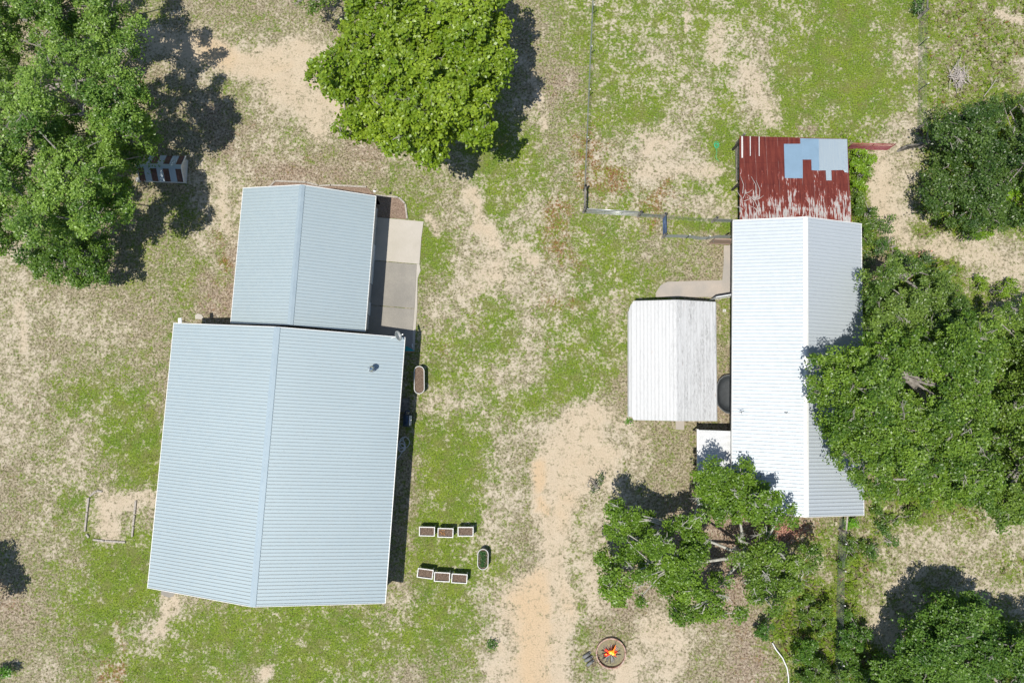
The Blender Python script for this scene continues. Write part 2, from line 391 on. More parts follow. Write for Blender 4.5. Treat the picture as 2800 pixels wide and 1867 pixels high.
def leaf_quads(P, size, tint, flat=.5, aspect=.6):
    """diamond leaves: P centres, size per leaf, tint per leaf"""
    n = len(P); ph = rng.uniform(0, 2 * np.pi, n)
    nrm = np.stack([rng.normal(0, flat, n), rng.normal(0, flat, n), np.ones(n)], 1); nrm /= np.linalg.norm(nrm, axis=1)[:, None]
    a = np.stack([np.cos(ph), np.sin(ph), np.zeros(n)], 1); a -= nrm * np.sum(a * nrm, 1)[:, None]; a /= np.linalg.norm(a, axis=1)[:, None]
    bb = np.cross(nrm, a); s = size[:, None]
    V = np.stack([P - a * s * .5, P + bb * s * .5 * aspect - nrm * s * .08, P + a * s * .5, P - bb * s * .5 * aspect - nrm * s * .08], 1).reshape(-1, 3)
    Fq = np.arange(4 * n, dtype=np.int32).reshape(-1, 4)
    return V, Fq, np.repeat(tint, 4, axis=0)

# ------------------------------------------------------------------ grass tufts (real blades)
def tufts(name, label, cat, N, hmin, hmax, sel, seed):
    r = np.random.default_rng(seed)
    X = r.uniform(-42, 42, N); Y = r.uniform(-24, 34, N); C = cover(X, Y)
    clump = fbm(X * 1.9, Y * 1.9, seed) ; dens = sel(C) * np.clip((clump - .25) * 2.4, .15, 1.4)
    k = r.uniform(0, 1, N) < dens; X, Y, C = X[k], Y[k], C[k]; n = len(X)
    nb = 4; P = np.repeat(np.stack([X, Y, np.zeros(n)], 1), nb, 0); Cb = np.repeat(C, nb, 0); m = len(P)
    ang = r.uniform(0, 2 * np.pi, m); h = r.uniform(hmin, hmax, m) * (1 + Cb[:, 4] * 1.3); wd = h * r.uniform(.3, .6, m); lean = r.uniform(.3, 1.3, m)
    d = np.stack([np.cos(ang), np.sin(ang), np.zeros(m)], 1); s = np.stack([-np.sin(ang), np.cos(ang), np.zeros(m)], 1)
    P = P + d * .015
    V = np.stack([P - s * wd[:, None] / 2, P + s * wd[:, None] / 2, P + d * (h * lean)[:, None] + np.stack([0 * h, 0 * h, h], 1)], 1).reshape(-1, 3)
    isg = r.uniform(0, 1, n) < np.clip(C[:, 0] / (C[:, 0] + .22 + C[:, 5] * .3), 0, 1)
    g1 = np.array([.12, .22, .015]); g2 = np.array([.27, .36, .035]); t1 = np.array([.13, .105, .055]); t2 = np.array([.40, .33, .23])
    q = r.uniform(0, 1, (n, 1)); col = np.where(isg[:, None], g1 + (g2 - g1) * q, t1 + (t2 - t1) * q)
    rd = r.uniform(0, 1, n) < C[:, 3] * .8; col[rd] = np.array([.27, .13, .05]) * (.6 + .8 * q[rd])
    col = np.repeat(col, nb, 0) * r.uniform(.75, 1.2, (m, 1))
    me = np_mesh(name, V, np.arange(3 * m, dtype=np.int32).reshape(-1, 3), {'tint': np.repeat(col, 3, 0)})
    tag(link_mesh(name, me, M['blade']), label, cat, None, 'stuff')
tufts('grass', 'short patchy grass tufts growing over the sandy yard', 'grass', 330000, .03, .065,
      lambda C: np.clip(.9 - C[:, 1] * .95, .03, 1) * (.35 + .65 * np.clip(C[:, 0] * 1.3, 0, 1)), 5)
tufts('weeds', 'taller weeds and brush cover around the barn and pasture edge', 'weeds', 230000, .06, .14,
      lambda C: np.clip((C[:, 4] - .25) * .9, 0, 1), 8)

# ------------------------------------------------------------------ trees and shrubs
def in_poly(P, poly):
    x, y = P[:, 0], P[:, 1]; c = np.zeros(len(P), bool); n = len(poly)
    for i in range(n):
        (x0, y0), (x1, y1) = poly[i], poly[(i + 1) % n]
        t = ((y0 > y) != (y1 > y)) & (x < (x1 - x0) * (y - y0) / ((y1 - y0) or 1e-9) + x0); c ^= t
    return c
MPP = S / 37.3
def fill_clumps(poly, z0, z1, edge=2.2, spacing=1.05, r=(.7, 1.2), jit=.75):
    poly = [tuple(map(float, p)) for p in poly]; xs = [p[0] for p in poly]; ys = [p[1] for p in poly]; out = []
    area = abs(sum(poly[i][0] * poly[(i + 1) % len(poly)][1] - poly[(i + 1) % len(poly)][0] * poly[i][1] for i in range(len(poly)))) / 2
    N = int(area * MPP ** 2 * 12) + 60
    P = np.stack([rng.uniform(min(xs), max(xs), N), rng.uniform(min(ys), max(ys), N)], 1)
    P = P[in_poly(P, poly)]; D = seg_dist(P, poly + [poly[0]]) * MPP; pts = []
    for p, d in zip(P, D):
        rr = rng.uniform(*r)
        if d < rr * .55: rr = max(d / .55, r[0] * .55)
        if d < rr * .5: continue
        if any((p[0] - q[0]) ** 2 + (p[1] - q[1]) ** 2 < (spacing * (.6 + .4 * rr / r[1]) / MPP) ** 2 for q in pts): continue
        pts.append(p); t = min(1, d / edge); z = z0 + (z1 - z0) * math.sqrt(1 - (1 - t) ** 2) + rng.normal(0, jit * .6)
        mac = (float(fbm(np.array([p[0] * MPP * .42]), np.array([p[1] * MPP * .42]), 61, 2)[0]) - .5) * 2; z = max(z + mac * jit * 3.0, .8)
        if d > 1.2 and mac < -.32 and rng.uniform() < .75: continue
        c = O(p[0], p[1], z); out.append((c.x, c.y, z, rr))
    return out
def given_clumps(lst, z, jit=.5, r_scale=1.0):
    out = []
    for ox, oy, r in lst:
        zz = z + rng.normal(0, jit); c = O(ox, oy, zz); rm = r * MPP * r_scale
        k = max(1, int(round((rm / .9) ** 2 * 1.6)))
        for i in range(k):
            a, q = rng.uniform(0, 2 * np.pi), math.sqrt(rng.uniform(0, 1)) * max(0, rm - .6)
            out.append((c.x + q * math.cos(a), c.y + q * math.sin(a), zz + rng.normal(0, .35) - .3 * q, min(rm, rng.uniform(.55, .95))))
    return out
def make_tree(name, label, cat, clumps, base, trunk_r=.28, leaf=.165, per=330, tint=((.055, .13, .02), (.13, .24, .045)),
              bark='bark', group=None, dead=10, flat=.6, under=.10, branchy=1.0, fine=1.0, aspect=.6, zfloor=.15, sub_r=(.24, .42)):
    base = Vector((base[0], base[1], 0)); t = thing(name, label, cat, base, 0, group)
    C = np.array(clumps); n = len(C); Ps, Sz, Tn = [], [], []
    ta, tb = np.array(tint[0]), np.array(tint[1])
    for (cx, cy, cz, r) in C:
        ns = max(3, int(11 * r * r * fine)); d = rng.normal(0, 1, (ns, 3)); d /= np.linalg.norm(d, axis=1)[:, None]
        d[:, 2] = np.where(d[:, 2] < -.25, -d[:, 2], d[:, 2]); rad = rng.uniform(.5, 1.0, ns)[:, None]
        sc_ = np.array([cx, cy, cz]) + d * rad * np.array([r, r, r * .7]); q0 = rng.uniform(0, 1)
        nl = max(4, int(per * np.pi * r * r / ns / fine ** .5))
        for s in sc_:
            sr = rng.uniform(*sub_r); q = np.clip(q0 * .6 + rng.uniform(0, .4), 0, 1)
            p = s + np.clip(rng.normal(0, 1, (nl, 3)), -1.7, 1.7) * np.array([sr, sr, sr * .55]) * .62
            Ps.append(p); Sz.append(rng.uniform(.7, 1.25, nl) * leaf)
            col = (ta + (tb - ta) * np.clip(q + rng.normal(0, .22, (nl, 1)), 0, 1.15)) * rng.uniform(.8, 1.2, (nl, 1)); Tn.append(col)
        nu = int(per * under * np.pi * r * r)
        p = np.array([cx, cy, cz - r * .9]) + np.clip(rng.normal(0, 1, (nu, 3)), -1.2, 1.2) * np.array([r * .6, r * .6, .45]); Ps.append(p)
        Sz.append(rng.uniform(.8, 1.3, nu) * leaf); Tn.append(np.repeat((ta + (tb - ta) * .3)[None], nu, 0) * rng.uniform(.7, 1.2, (nu, 1)))
    P = np.concatenate(Ps); P[:, 2] = np.maximum(P[:, 2], zfloor); Sz = np.concatenate(Sz); Tn = np.concatenate(Tn)
    V, Fq, tc = leaf_quads(P, Sz, Tn, flat, aspect)
    link_mesh('crown', np_mesh('crown', V, Fq, {'tint': tc}), M['leaf'], t)
    zt = float(C[:, 2].mean()); top = base + Vector((rng.normal(0, .3), rng.normal(0, .3), zt * .42))
    mb = MB(); mid = base.lerp(top, .5) + Vector((rng.normal(0, .12), rng.normal(0, .12), 0))
    mb.tube([base - Vector((0, 0, .1)), base + Vector((0, 0, .25)), mid, top], [trunk_r * 1.5, trunk_r * 1.1, trunk_r * .95, trunk_r * .85], 9)
    mb.build('trunk', M[bark], t)
    bm_ = MB(); k = max(3, min(9, int(n / 5))); ang0 = rng.uniform(0, 6.28); hubs = []
    CC = C[:, :2] - np.array([base.x, base.y])
    for i in range(k):
        a = ang0 + 2 * np.pi * i / k; sel = [j for j in range(n) if abs((math.atan2(CC[j, 1], CC[j, 0]) - a + np.pi) % (2 * np.pi) - np.pi) < np.pi / k * 1.02]
        if not sel: continue
        m = C[sel].mean(0); hub = Vector((m[0], m[1], m[2] - .35)); h1 = top.lerp(hub, .5) + Vector((rng.normal(0, .3), rng.normal(0, .3), rng.normal(.2, .2)))
        bm_.tube([top, h1, hub], [trunk_r * .62, trunk_r * .42, trunk_r * .28], 7)
        for j in sel:
            c = Vector(C[j, :3]); src = h1.lerp(hub, rng.uniform(.3, 1)); mm = src.lerp(c, .55) + Vector(rng.normal(0, .22, 3))
            bm_.tube([src, mm, c + Vector((0, 0, -.1))], [trunk_r * .24, trunk_r * .17, .03], 5)
            for q in range(int(3 * branchy)):
                e = c + Vector(rng.normal(0, 1, 3)).normalized() * C[j, 3] * rng.uniform(.6, 1.0); e.z = max(e.z, c.z - .1)
                e2 = c.lerp(e, .5) + Vector(rng.normal(0, .1, 3)); bm_.tube([c + Vector((0, 0, -.1)), e2, e], [.035, .025, .012], 4)
    dm = bm_
    for i in range(dead):
        j = rng.integers(n); cx, cy, cz, r = C[j]; o0 = Vector((cx, cy, cz - .15)); o = Vector((cx + rng.normal(0, r * .4), cy + rng.normal(0, r * .4), cz + r * .66)); a = rng.uniform(0, 6.28)
        L = rng.uniform(.35, .8); e = o + Vector((math.cos(a), math.sin(a), .2)) * L; dm.tube([o0, o0.lerp(o, .6), o, o.lerp(e, .5) + Vector(rng.normal(0, .06, 3)), e], [.03, .03, .026, .02, .008], 4)
        for q in range(6):
            st = o.lerp(e, rng.uniform(.1, .85)); aa = a + rng.normal(0, .9); l2 = L * rng.uniform(.3, .65)
            dm.tube([st, st + Vector((math.cos(aa), math.sin(aa), rng.uniform(-.2, .4))) * l2], [.016, .007], 3)
    if bm_.v: bm_.build('branches', M[bark], t)
    return t
OAK = ((.065, .155, .016), (.29, .44, .075)); DARK = ((.03, .08, .01), (.12, .20, .035)); LIME = ((.15, .27, .015), (.30, .42, .04)); MIDG = ((.075, .16, .018), (.20, .30, .035))
def oc(pts): return O(sum(p[0] for p in pts) / len(pts), sum(p[1] for p in pts) / len(pts))
pa = [(-70, -70), (250, -70), (265, 10), (320, 40), (335, 75), (320, 100), (250, 100), (200, 90), (120, 125), (60, 115), (0, 150), (-70, 170)]
make_tree('oak_tree', 'large green oak with its crown cut by the upper left corner of the photo', 'oak tree', fill_clumps(pa, 5.0, 7.6), O(60, 40), tint=OAK, group='oaks on the left side')
pb = [(130, 120), (200, 95), (260, 100), (322, 125), (328, 190), (345, 240), (340, 280), (300, 330), (240, 330), (190, 290), (140, 260), (60, 235), (45, 180)]
make_tree('oak_tree', 'large green oak just above the small striped coop, casting the widest shadow', 'oak tree', fill_clumps(pb, 6.0, 8.6) + fill_clumps([(-70, 140), (40, 125), (60, 180), (60, 240), (-70, 230)], 2.4, 3.4), O(210, 235), tint=OAK, group='oaks on the left side')
pc = [(-70, 220), (0, 200), (60, 240), (150, 275), (190, 300), (250, 335), (285, 370), (270, 400), (300, 430), (312, 480), (290, 505), (230, 520), (190, 540), (120, 560), (40, 560), (0, 575), (-70, 560)]
cl = fill_clumps(pc, 4.4, 7.8) + fill_clumps([(250, 290), (340, 270), (366, 320), (355, 365), (310, 375), (270, 400), (250, 350)], 3.2, 4.4)
make_tree('oak_tree', 'broad green oak at the left edge beside and below the small striped coop', 'oak tree', cl, O(110, 410), tint=OAK, group='oaks on the left side', dead=14)
pd = [(35, 585), (90, 550), (170, 530), (235, 540), (257, 580), (252, 620), (225, 652), (185, 662), (120, 645), (60, 620)]
make_tree('low_oak', 'low rounded dense oak at the bottom tip of the left tree cluster', 'tree', fill_clumps(pd, 1.6, 3.6, 1.8, .8, (.6, .95), .25), O(150, 600), .16, tint=((.045, .12, .012), (.15, .26, .03)), dead=4)
ps = [(850, -70), (790, -30), (800, 20), (795, 55), (762, 85), (770, 115), (735, 130), (705, 152), (712, 185), (745, 205), (778, 225), (800, 250), (772, 290), (775, 320), (805, 330), (832, 305), (870, 330), (905, 345), (955, 360), (985, 393), (1010, 370), (1020, 325), (1065, 305), (1100, 338), (1128, 320), (1118, 270), (1125, 225), (1140, 190), (1178, 160), (1168, 120), (1160, 60), (1150, 20), (1160, -20), (1130, -70)]
make_tree('sycamore_tree', 'big bright yellow-green broadleaf tree at the top above the garage roof', 'tree', fill_clumps(ps, 4.6, 8.0, 2.6, .85, (.65, 1.1), .6), O(960, 150), .3,
          leaf=.23, per=150, tint=((.13, .23, .008), (.31, .42, .035)), dead=7, flat=.6, under=.25, aspect=.75, sub_r=(.22, .4))
make_tree('scrub_oak', 'thin tree with bare grey limbs at the top edge, left of the yellow-green tree', 'tree', given_clumps([(720, 10, 24), (705, -25, 25), (745, -8, 20), (690, 5, 12)], 3.2), O(765, 22), .13, tint=MIDG, per=200, dead=9, branchy=2)
pe = [(1970, 660), (1995, 630), (2060, 598), (2120, 610), (2180, 620), (2225, 665), (2220, 720), (2160, 755), (2080, 770), (2010, 785), (1978, 760), (2000, 715), (1975, 690)]
make_tree('oak_tree', 'darker grey-green oak beside the white metal roof, above the biggest right-hand oak', 'oak tree', fill_clumps(pe, 3.8, 5.4), O(2090, 690), .24, tint=((.055, .12, .016), (.21, .31, .055)), group='oaks on the right side', dead=6)
pf = [(1985, 775), (2090, 765), (2180, 740), (2250, 720), (2290, 760), (2300, 900), (2290, 1040), (2300, 1120), (2260, 1170), (2200, 1150), (2120, 1160), (2080, 1150), (2000, 1135), (1960, 1105), (1925, 1065), (1900, 1000), (1882, 950), (1868, 900), (1856, 860), (1885, 815), (1935, 800), (1975, 800)]
make_tree('oak_tree', 'biggest oak on the right, overhanging the white metal roof', 'oak tree', fill_clumps(pf, 4.8, 8.0, 3.2, .95, (.75, 1.2), .5), O(2110, 960), .42, tint=((.055, .13, .012), (.23, .36, .04)), group='oaks on the right side', dead=34)
pg = [(2250, 720), (2310, 700), (2440, 720), (2440, 1180), (2330, 1200), (2280, 1215), (2255, 1175), (2300, 1110), (2290, 1000), (2300, 880), (2290, 770)]
make_tree('oak_tree', 'lighter yellow-green oak at the right edge beside the biggest oak', 'oak tree', fill_clumps(pg, 4.0, 6.6), O(2370, 960), .3, tint=((.08, .165, .015), (.22, .32, .045)), group='oaks on the right side', dead=14)
pn = [(2080, 1150), (2150, 1150), (2250, 1165), (2285, 1200), (2270, 1215), (2190, 1190), (2120, 1180), (2040, 1160), (2000, 1140)]
ph_ = [(1635, 1075, 38), (1612, 1112, 36), (1650, 1110, 30), (1705, 1095, 34), (1735, 1110, 30), (1765, 1150, 32), (1640, 1155, 48), (1690, 1170, 40), (1735, 1180, 36), (1700, 1130, 34), (1600, 1180, 28), (1800, 1180, 22), (1775, 1190, 20), (1820, 1172, 10),
       (1435, 1180, 48), (1410, 1215, 32), (1475, 1215, 44), (1520, 1245, 46), (1560, 1215, 40), (1600, 1235, 44), (1590, 1280, 44), (1550, 1300, 44), (1500, 1290, 44), (1455, 1265, 42), (1420, 1300, 44), (1410, 1340, 34), (1430, 1370, 24), (1470, 1370, 14), (1460, 1330, 22),
       (1545, 1345, 40), (1590, 1350, 44), (1560, 1395, 36), (1600, 1400, 34), (1645, 1405, 26), (1630, 1360, 30), (1685, 1400, 20), (1655, 1330, 22)]
make_tree('spreading_oak', 'open spreading oak reaching over the small porch roof and left to the sandy drive', 'oak tree', given_clumps(ph_, 4.6, .6, .88), O(1690, 1262), .2, bark='bark_lt', leaf=.17, per=330, tint=((.075, .16, .01), (.20, .33, .03)), dead=22, branchy=2, under=.1)
pk = [(1700, 1290, 30), (1740, 1280, 36), (1775, 1260, 34), (1800, 1300, 40), (1760, 1315, 34), (1720, 1330, 26), (1745, 1360, 34), (1790, 1350, 34), (1830, 1290, 34), (1860, 1260, 26), (1835, 1330, 30), (1850, 1300, 28), (1700, 1240, 12), (1775, 1390, 24), (1750, 1222, 12)]
make_tree('scrub_oak', 'smaller open oak below the end of the white metal roof with grey bare limbs', 'tree', given_clumps(pk, 3.4, .5, .85), O(1770, 1320), .18, bark='bark_lt', leaf=.16, per=300, tint=((.07, .15, .012), (.20, .31, .035)), dead=18, branchy=2, under=.1)
pj = [(2125, 300), (2150, 255), (2220, 240), (2300, 225), (2440, 235), (2440, 520), (2300, 515), (2250, 535), (2200, 520), (2165, 500), (2115, 470), (2120, 420), (2140, 380), (2150, 340)]
make_tree('dark_tree', 'dark green tree with pale bare twigs at the right edge level with the rusty roof', 'tree', fill_clumps(pj, 1.6, 3.4, 2.4, .9, (.65, 1.05), .45), O(2270, 400), .2, tint=DARK, per=260, dead=12, under=.05)
pl = [(2000, 1600), (1990, 1540), (2050, 1500), (2060, 1450), (2120, 1410), (2150, 1370), (2185, 1345), (2230, 1375), (2270, 1380), (2280, 1430), (2330, 1440), (2440, 1450), (2440, 1640), (2000, 1640)]
make_tree('dense_tree', 'dense mid green tree filling the bottom right corner', 'tree', fill_clumps(pl, 1.4, 4.6, 2.8, .9, (.65, 1.1), .4), O(2230, 1520), .25, tint=((.05, .13, .015), (.16, .28, .035)), dead=8)
make_tree('sapling', 'yellow-green top of a young tree in front of the bottom right trees', 'tree', given_clumps([(2130, 1545, 30), (2165, 1560, 26), (2100, 1565, 20)], 2.6, .2), O(2140, 1560), .08, tint=LIME, per=260, dead=0)
# off-frame trees whose shadows and leaf tips reach the left edge
make_tree('shade_tree', 'tree just outside the left edge, seen only as a jagged dark shadow by the sand', 'tree', given_clumps([(-75, 1300, 34), (-62, 1365, 34), (-66, 1400, 30), (-110, 1350, 50)], 3.0, .3), O(-90, 1350), .18, tint=OAK, per=260, dead=0)
def shrub(label, pts, z, base=None, tint=MIDG, per=330, leaf=.13, name='shrub', cat='shrub', group=None, dead=0, jit=.12, tr=.05, under=.3):
    c = oc(pts) if base is None else O(*base)
    return make_tree(name, label, cat, given_clumps(pts, z, jit), c, tr, leaf, per, tint, 'bark', group, dead, .6, under, 1, 1, .6, .05, (.16, .3))
shrub('small bright green bush at the lower left edge with a short shadow', [(2, 1548, 14), (18, 1541, 10), (-14, 1552, 16)], .8, tint=((.06, .2, .01), (.2, .42, .03)))
shrub('bright yellow-green bush growing against the right side of the rusty shed', [(1975, 355, 18), (1990, 375, 20), (1975, 400, 22), (1965, 425, 18), (1990, 400, 16), (1968, 380, 18)], .9, tint=((.12, .24, .01), (.28, .42, .03)), leaf=.16)
shrub('dull green bush between the rusty shed corner and the white metal roof', [(1975, 460, 20), (1985, 490, 22), (1975, 440, 16), (1995, 520, 22), (2000, 550, 22)], .7, tint=((.07, .15, .015), (.18, .27, .04)))
shrub('straggly green bush right of the white roof corner', [(2035, 520, 22), (2050, 560, 26), (2080, 590, 20), (2020, 570, 20), (2060, 600, 22)], .6, tint=((.05, .13, .02), (.16, .25, .05)), per=220)
shrub('grey-green low bush touching the right eave of the white roof', [(1995, 600, 16), (2100, 610, 20), (2130, 590, 18)], .6, tint=((.05, .12, .03), (.15, .22, .07)), per=200)
shrub('bright lime bush right of the grey-green oak', [(2265, 650, 20), (2290, 670, 14)], 1.0, tint=LIME)
shrub('bright lime bush at the right edge above the yellow-green oak', [(2325, 665, 24), (2348, 690, 24)], 1.0, tint=LIME)
shrub('bright lime foliage at the right edge beside the dark tree', [(2335, 455, 24), (2350, 480, 22), (2340, 430, 16)], 2.2, tint=((.10, .24, .008), (.24, .40, .02)))
shrub('bright lime bush under the lower tip of the dark tree', [(2265, 520, 24), (2300, 510, 20), (2240, 535, 16)], 1.6, tint=((.09, .2, .008), (.22, .36, .02)))
shrub('small vivid green bush by the fence post under the white roof end', [(1955, 1205, 15), (1968, 1200, 10)], .7, tint=((.10, .28, .01), (.22, .46, .03)))
shrub('round dark green bush left of the white curved pole', [(1757, 1450, 19), (1762, 1440, 14)], 1.0, tint=((.04, .13, .01), (.14, .27, .03)))
shrub('dark green bush in the shade under the white roof end', [(1768, 1225, 15), (1762, 1215, 12)], 1.0, tint=((.03, .10, .01), (.08, .18, .02)))
shrub('small sapling with dark leaves standing alone on the bare sand', [(1370, 1113, 17), (1378, 1100, 12), (1362, 1125, 10)], .6, tint=((.07, .13, .03), (.17, .24, .08)), per=75, name='sapling', cat='sapling', dead=3)
shrub('yellow-green bush left of the lower wire fence, the upper one', [(1860, 1395, 26), (1885, 1410, 24), (1850, 1430, 20), (1890, 1440, 22)], 1.0, tint=MIDG)
shrub('dark green bush left of the lower wire fence, the middle one', [(1850, 1490, 24), (1845, 1515, 22), (1870, 1500, 20)], 1.1, tint=((.05, .14, .01), (.16, .29, .03)))
shrub('yellow-green bush left of the lower wire fence at the bottom edge', [(1880, 1540, 30), (1850, 1565, 26), (1905, 1560, 22)], 1.0, tint=MIDG)
shrub('tall bush right of the lower wire fence above the dense tree', [(1960, 1420, 24), (1950, 1455, 28), (1975, 1480, 28), (1945, 1500, 24), (1990, 1460, 22)], 1.3, tint=((.05, .14, .015), (.16, .28, .035)))
shrub('bushy clump right of the lower wire fence at the bottom edge', [(1960, 1530, 30), (1985, 1560, 28), (1940, 1565, 26)], 1.3, tint=((.06, .15, .015), (.19, .31, .04)))
shrub('low green bush right of the lower wire fence near the grey rock', [(1945, 1250, 16), (1960, 1270, 18), (1940, 1290, 16), (1975, 1250, 14)], .5, tint=MIDG, per=220)
shrub('low dark bush between the wire fence and the right-hand sand patch', [(2005, 1260, 22), (2030, 1215, 18), (2060, 1245, 16)], .5, tint=((.05, .14, .02), (.15, .25, .05)), per=180)
shrub('low green brush under the big oak beside the roof end', [(2050, 1200, 22), (2100, 1190, 24), (2020, 1180, 18)], .6, tint=MIDG, per=200)
shrub('small green weed bush at the sandy patch by the drive', [(1132, 1487, 10), (1126, 1478, 8)], .3, tint=((.05, .15, .01), (.14, .27, .03)), per=220)
shrub('small green weed at the lower left corner of the carport', [(1448, 968, 8)], .4, tint=((.06, .2, .01), (.16, .34, .03)), per=260)
shrub('green weeds along the fence at the top edge by the diagonal brace', [(2108, 8, 14), (2112, 22, 10)], .5, tint=((.05, .13, .02), (.14, .25, .05)))

# ------------------------------------------------------------------ metal-roofed buildings
def ribbed(name, A, B, up, mat, parent, pitch=.2286, rib=.03, rw=.035, local=True, ribm=None, dark_side=3):
    """panel: eave from A to B, 'up' = vector from eave to ridge; trapezoid ribs run up the slope"""
    A, B, up = Vector(A), Vector(B), Vector(up); L = (B - A).length; d = (B - A) / L; nrm = d.cross(up).normalized()
    if nrm.z < 0: nrm = -nrm
    n = int(L / pitch); xs = [(0, 0)]
    for i in range(n):
        c = (i + .5) * L / n
        xs += [(c - rw, 0), (c - rw * .45, rib), (c + rw * .45, rib), (c + rw, 0)]
    xs.append((L, 0)); V = []
    for x, h in xs:
        p = A + d * x + nrm * h; V += [p, p + up]
    Fq = [(2 * i, 2 * i + 1, 2 * i + 3, 2 * i + 2) for i in range(len(xs) - 1)]
    if (d.cross(up)).z > 0: Fq = [tuple(reversed(f)) for f in Fq]
    m = MB(); gr = ribm is not None; good = [f for i, f in enumerate(Fq) if not (gr and i % 4 == dark_side)]; bad = [f for i, f in enumerate(Fq) if gr and i % 4 == dark_side]  # one side of each rib takes the painted-shade material
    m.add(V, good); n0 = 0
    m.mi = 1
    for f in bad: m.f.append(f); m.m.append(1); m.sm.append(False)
    m.mi = 0; k = len(xs) - 1; off = nrm * -.04            # underside skin gives the panel its thickness
    m.add([A + off, B + off, B + up + off, A + up + off], [(0, 1, 2, 3)])
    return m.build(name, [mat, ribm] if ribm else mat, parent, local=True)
def gable_building(name, label, cat, x, y, a, w, l, he, hr, mats, ovE=.45, ovG=.3, pitch=.2286, rib=.03, cap=.2, group=None, doors=()):
    roofm, capm, wallm = mats; t = thing(name, label, cat, (x, y, 0), a, group); W2, L2 = w / 2, l / 2
    # walls
    wx, wy = W2 - ovE, L2 - ovG; zr = hr - .12; ze = he - .10 + (hr - he) * ovE / W2
    m = MB(); V = [(-wx, -wy, 0), (wx, -wy, 0), (wx, wy, 0), (-wx, wy, 0), (-wx, -wy, ze), (wx, -wy, ze), (wx, wy, ze), (-wx, wy, ze), (0, -wy, zr), (0, wy, zr)]
    m.add(V, [(0, 1, 5, 8, 4), (2, 3, 7, 9, 6), (1, 2, 6, 5), (3, 0, 4, 7)])
    wall = m.build('wall', wallm, t, local=True)
    for sgn in (-1, 1):
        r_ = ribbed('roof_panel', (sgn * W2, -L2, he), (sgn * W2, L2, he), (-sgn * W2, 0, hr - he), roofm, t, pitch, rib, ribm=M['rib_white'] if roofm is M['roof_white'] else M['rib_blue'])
    m = MB(); s = (hr - he) / W2
    for sgn in (-1, 1):
        m.add([(0, -L2 - .02, hr + .055), (0, L2 + .02, hr + .055), (sgn * cap, L2 + .02, hr + .05 - s * cap), (sgn * cap, -L2 - .02, hr + .05 - s * cap),
               (sgn * (cap + .01), L2 + .02, hr - .01 - s * cap), (sgn * (cap + .01), -L2 - .02, hr - .01 - s * cap)],
              [(0, 1, 2, 3), (3, 2, 4, 5)] if sgn > 0 else [(3, 2, 1, 0), (5, 4, 2, 3)])
    m.build('ridge_cap', capm, t, local=True)
    for sgn in (-1, 1):        # eave fascia + rake trims
        m = MB(); m.box(sgn * W2 - .02 + sgn * .022, sgn * W2 + .02 + sgn * .022, -L2, L2, he - .17, he + .012); m.build('fascia', M['white_trim'], t, local=True)
        m = MB()
        for sg2 in (-1, 1):
            m.beam((sg2 * (W2 + .02), sgn * (L2 + .022), he - .05), (0, sgn * (L2 + .022), hr - .05 + .01), .04, .17)
        m.build('rake_trim', M['white_trim'], t, local=True)
    for (side, pos, wd, z0, z1, kind) in doors:   # on the east/west walls
        X = side * (wx + .03); m = MB(); m.box(X - .03, X + .03, pos - wd / 2, pos + wd / 2, z0, z1)
        o = m.build(kind, M['door_white'] if kind != 'window' else M['white_trim'], wall, local=True)
        if kind == 'window':
            m = MB(); m.box(X - .035, X + .035, pos - wd / 2 + .07, pos + wd / 2 - .07, z0 + .07, z1 - .07); m.build('pane', M['glass'], t, local=True)
    return t
rm = (M['roof_blue'], M['roof_blue_cap'], M['wall'])
gable_building('house', 'house with a pale blue ribbed metal roof, the bigger of the two joined roofs', 'house', -16.204, -4.70, -.0625, 16.1, 17.95, 2.78, 5.23, rm,
               doors=((1, 2.2, .95, .15, 2.2, 'door'), (1, 5.2, 1.2, .9, 2.0, 'window'), (1, -2.5, 1.5, .9, 2.0, 'window'), (1, -6.2, 1.2, .9, 2.0, 'window'), (-1, 0, 1.5, .9, 2.0, 'window')), group=None)
gable_building('garage', 'garage with a pale blue ribbed metal gable roof, the smaller roof joined above the house', 'garage', -14.867, 9.35, -.0625, 9.44, 9.62, 2.4, 4.10, rm,
               ovE=.3, doors=((1, .3, 2.9, .02, 2.15, 'garage_door'), (1, -3.0, .95, .05, 2.1, 'door')))
gable_building('barn', 'long barn with a bright white ribbed metal gable roof under the big oak', 'barn', 19.63, 1.85, -.0291, 8.97, 20.12, 2.6, 4.01,
               (M['roof_white'], M['white_trim'], M['wall_dark']), ovE=.85, ovG=.12, pitch=.245, rib=.045, cap=.16)

# open doors of the barn
def leaf_door(label, a, b_, h, mat, nm):
    a, b_ = Vector(a), Vector(b_); t = thing(nm, label, 'door', b_); m = MB(); d = (b_ - a).normalized()
    m.beam(a + Vector((0, 0, h / 2 + .05)), b_ + Vector((0, 0, h / 2 + .05)), .05, h); m.build('door_leaf', mat, t)
    n = Vector((d.y, -d.x, 0)); n = n if n.y < 0 else -n; q = n * .035
    for z in (.25, h - .15): m = MB(); m.beam(a + q + Vector((0, 0, z)), b_ + q + Vector((0, 0, z)), .02, .12); m.build('batten', mat, t)
    m = MB(); k = a + d * .12
    m.tube([k - n * .1 + Vector((0, 0, 1.0)), k + n * .1 + Vector((0, 0, 1.0))], .03, 8); m.build('handle', M['galv'], t); return t
leaf_door('open white door swung out from the barn wall next to the carport', G(1939, 821), G(1999, 811), 1.75, M['door_white'], 'open_door')
M['plank'] = simple('plank_door', (.34, .30, .27), .85, 0, 0, 2.2, .2, (.40, .25, .16), (1, 1, 6))
leaf_door('open weathered wooden door swung out from the barn near the wire pen', G(1936, 667), G(1996, 669), 1.7, M['plank'], 'open_door')

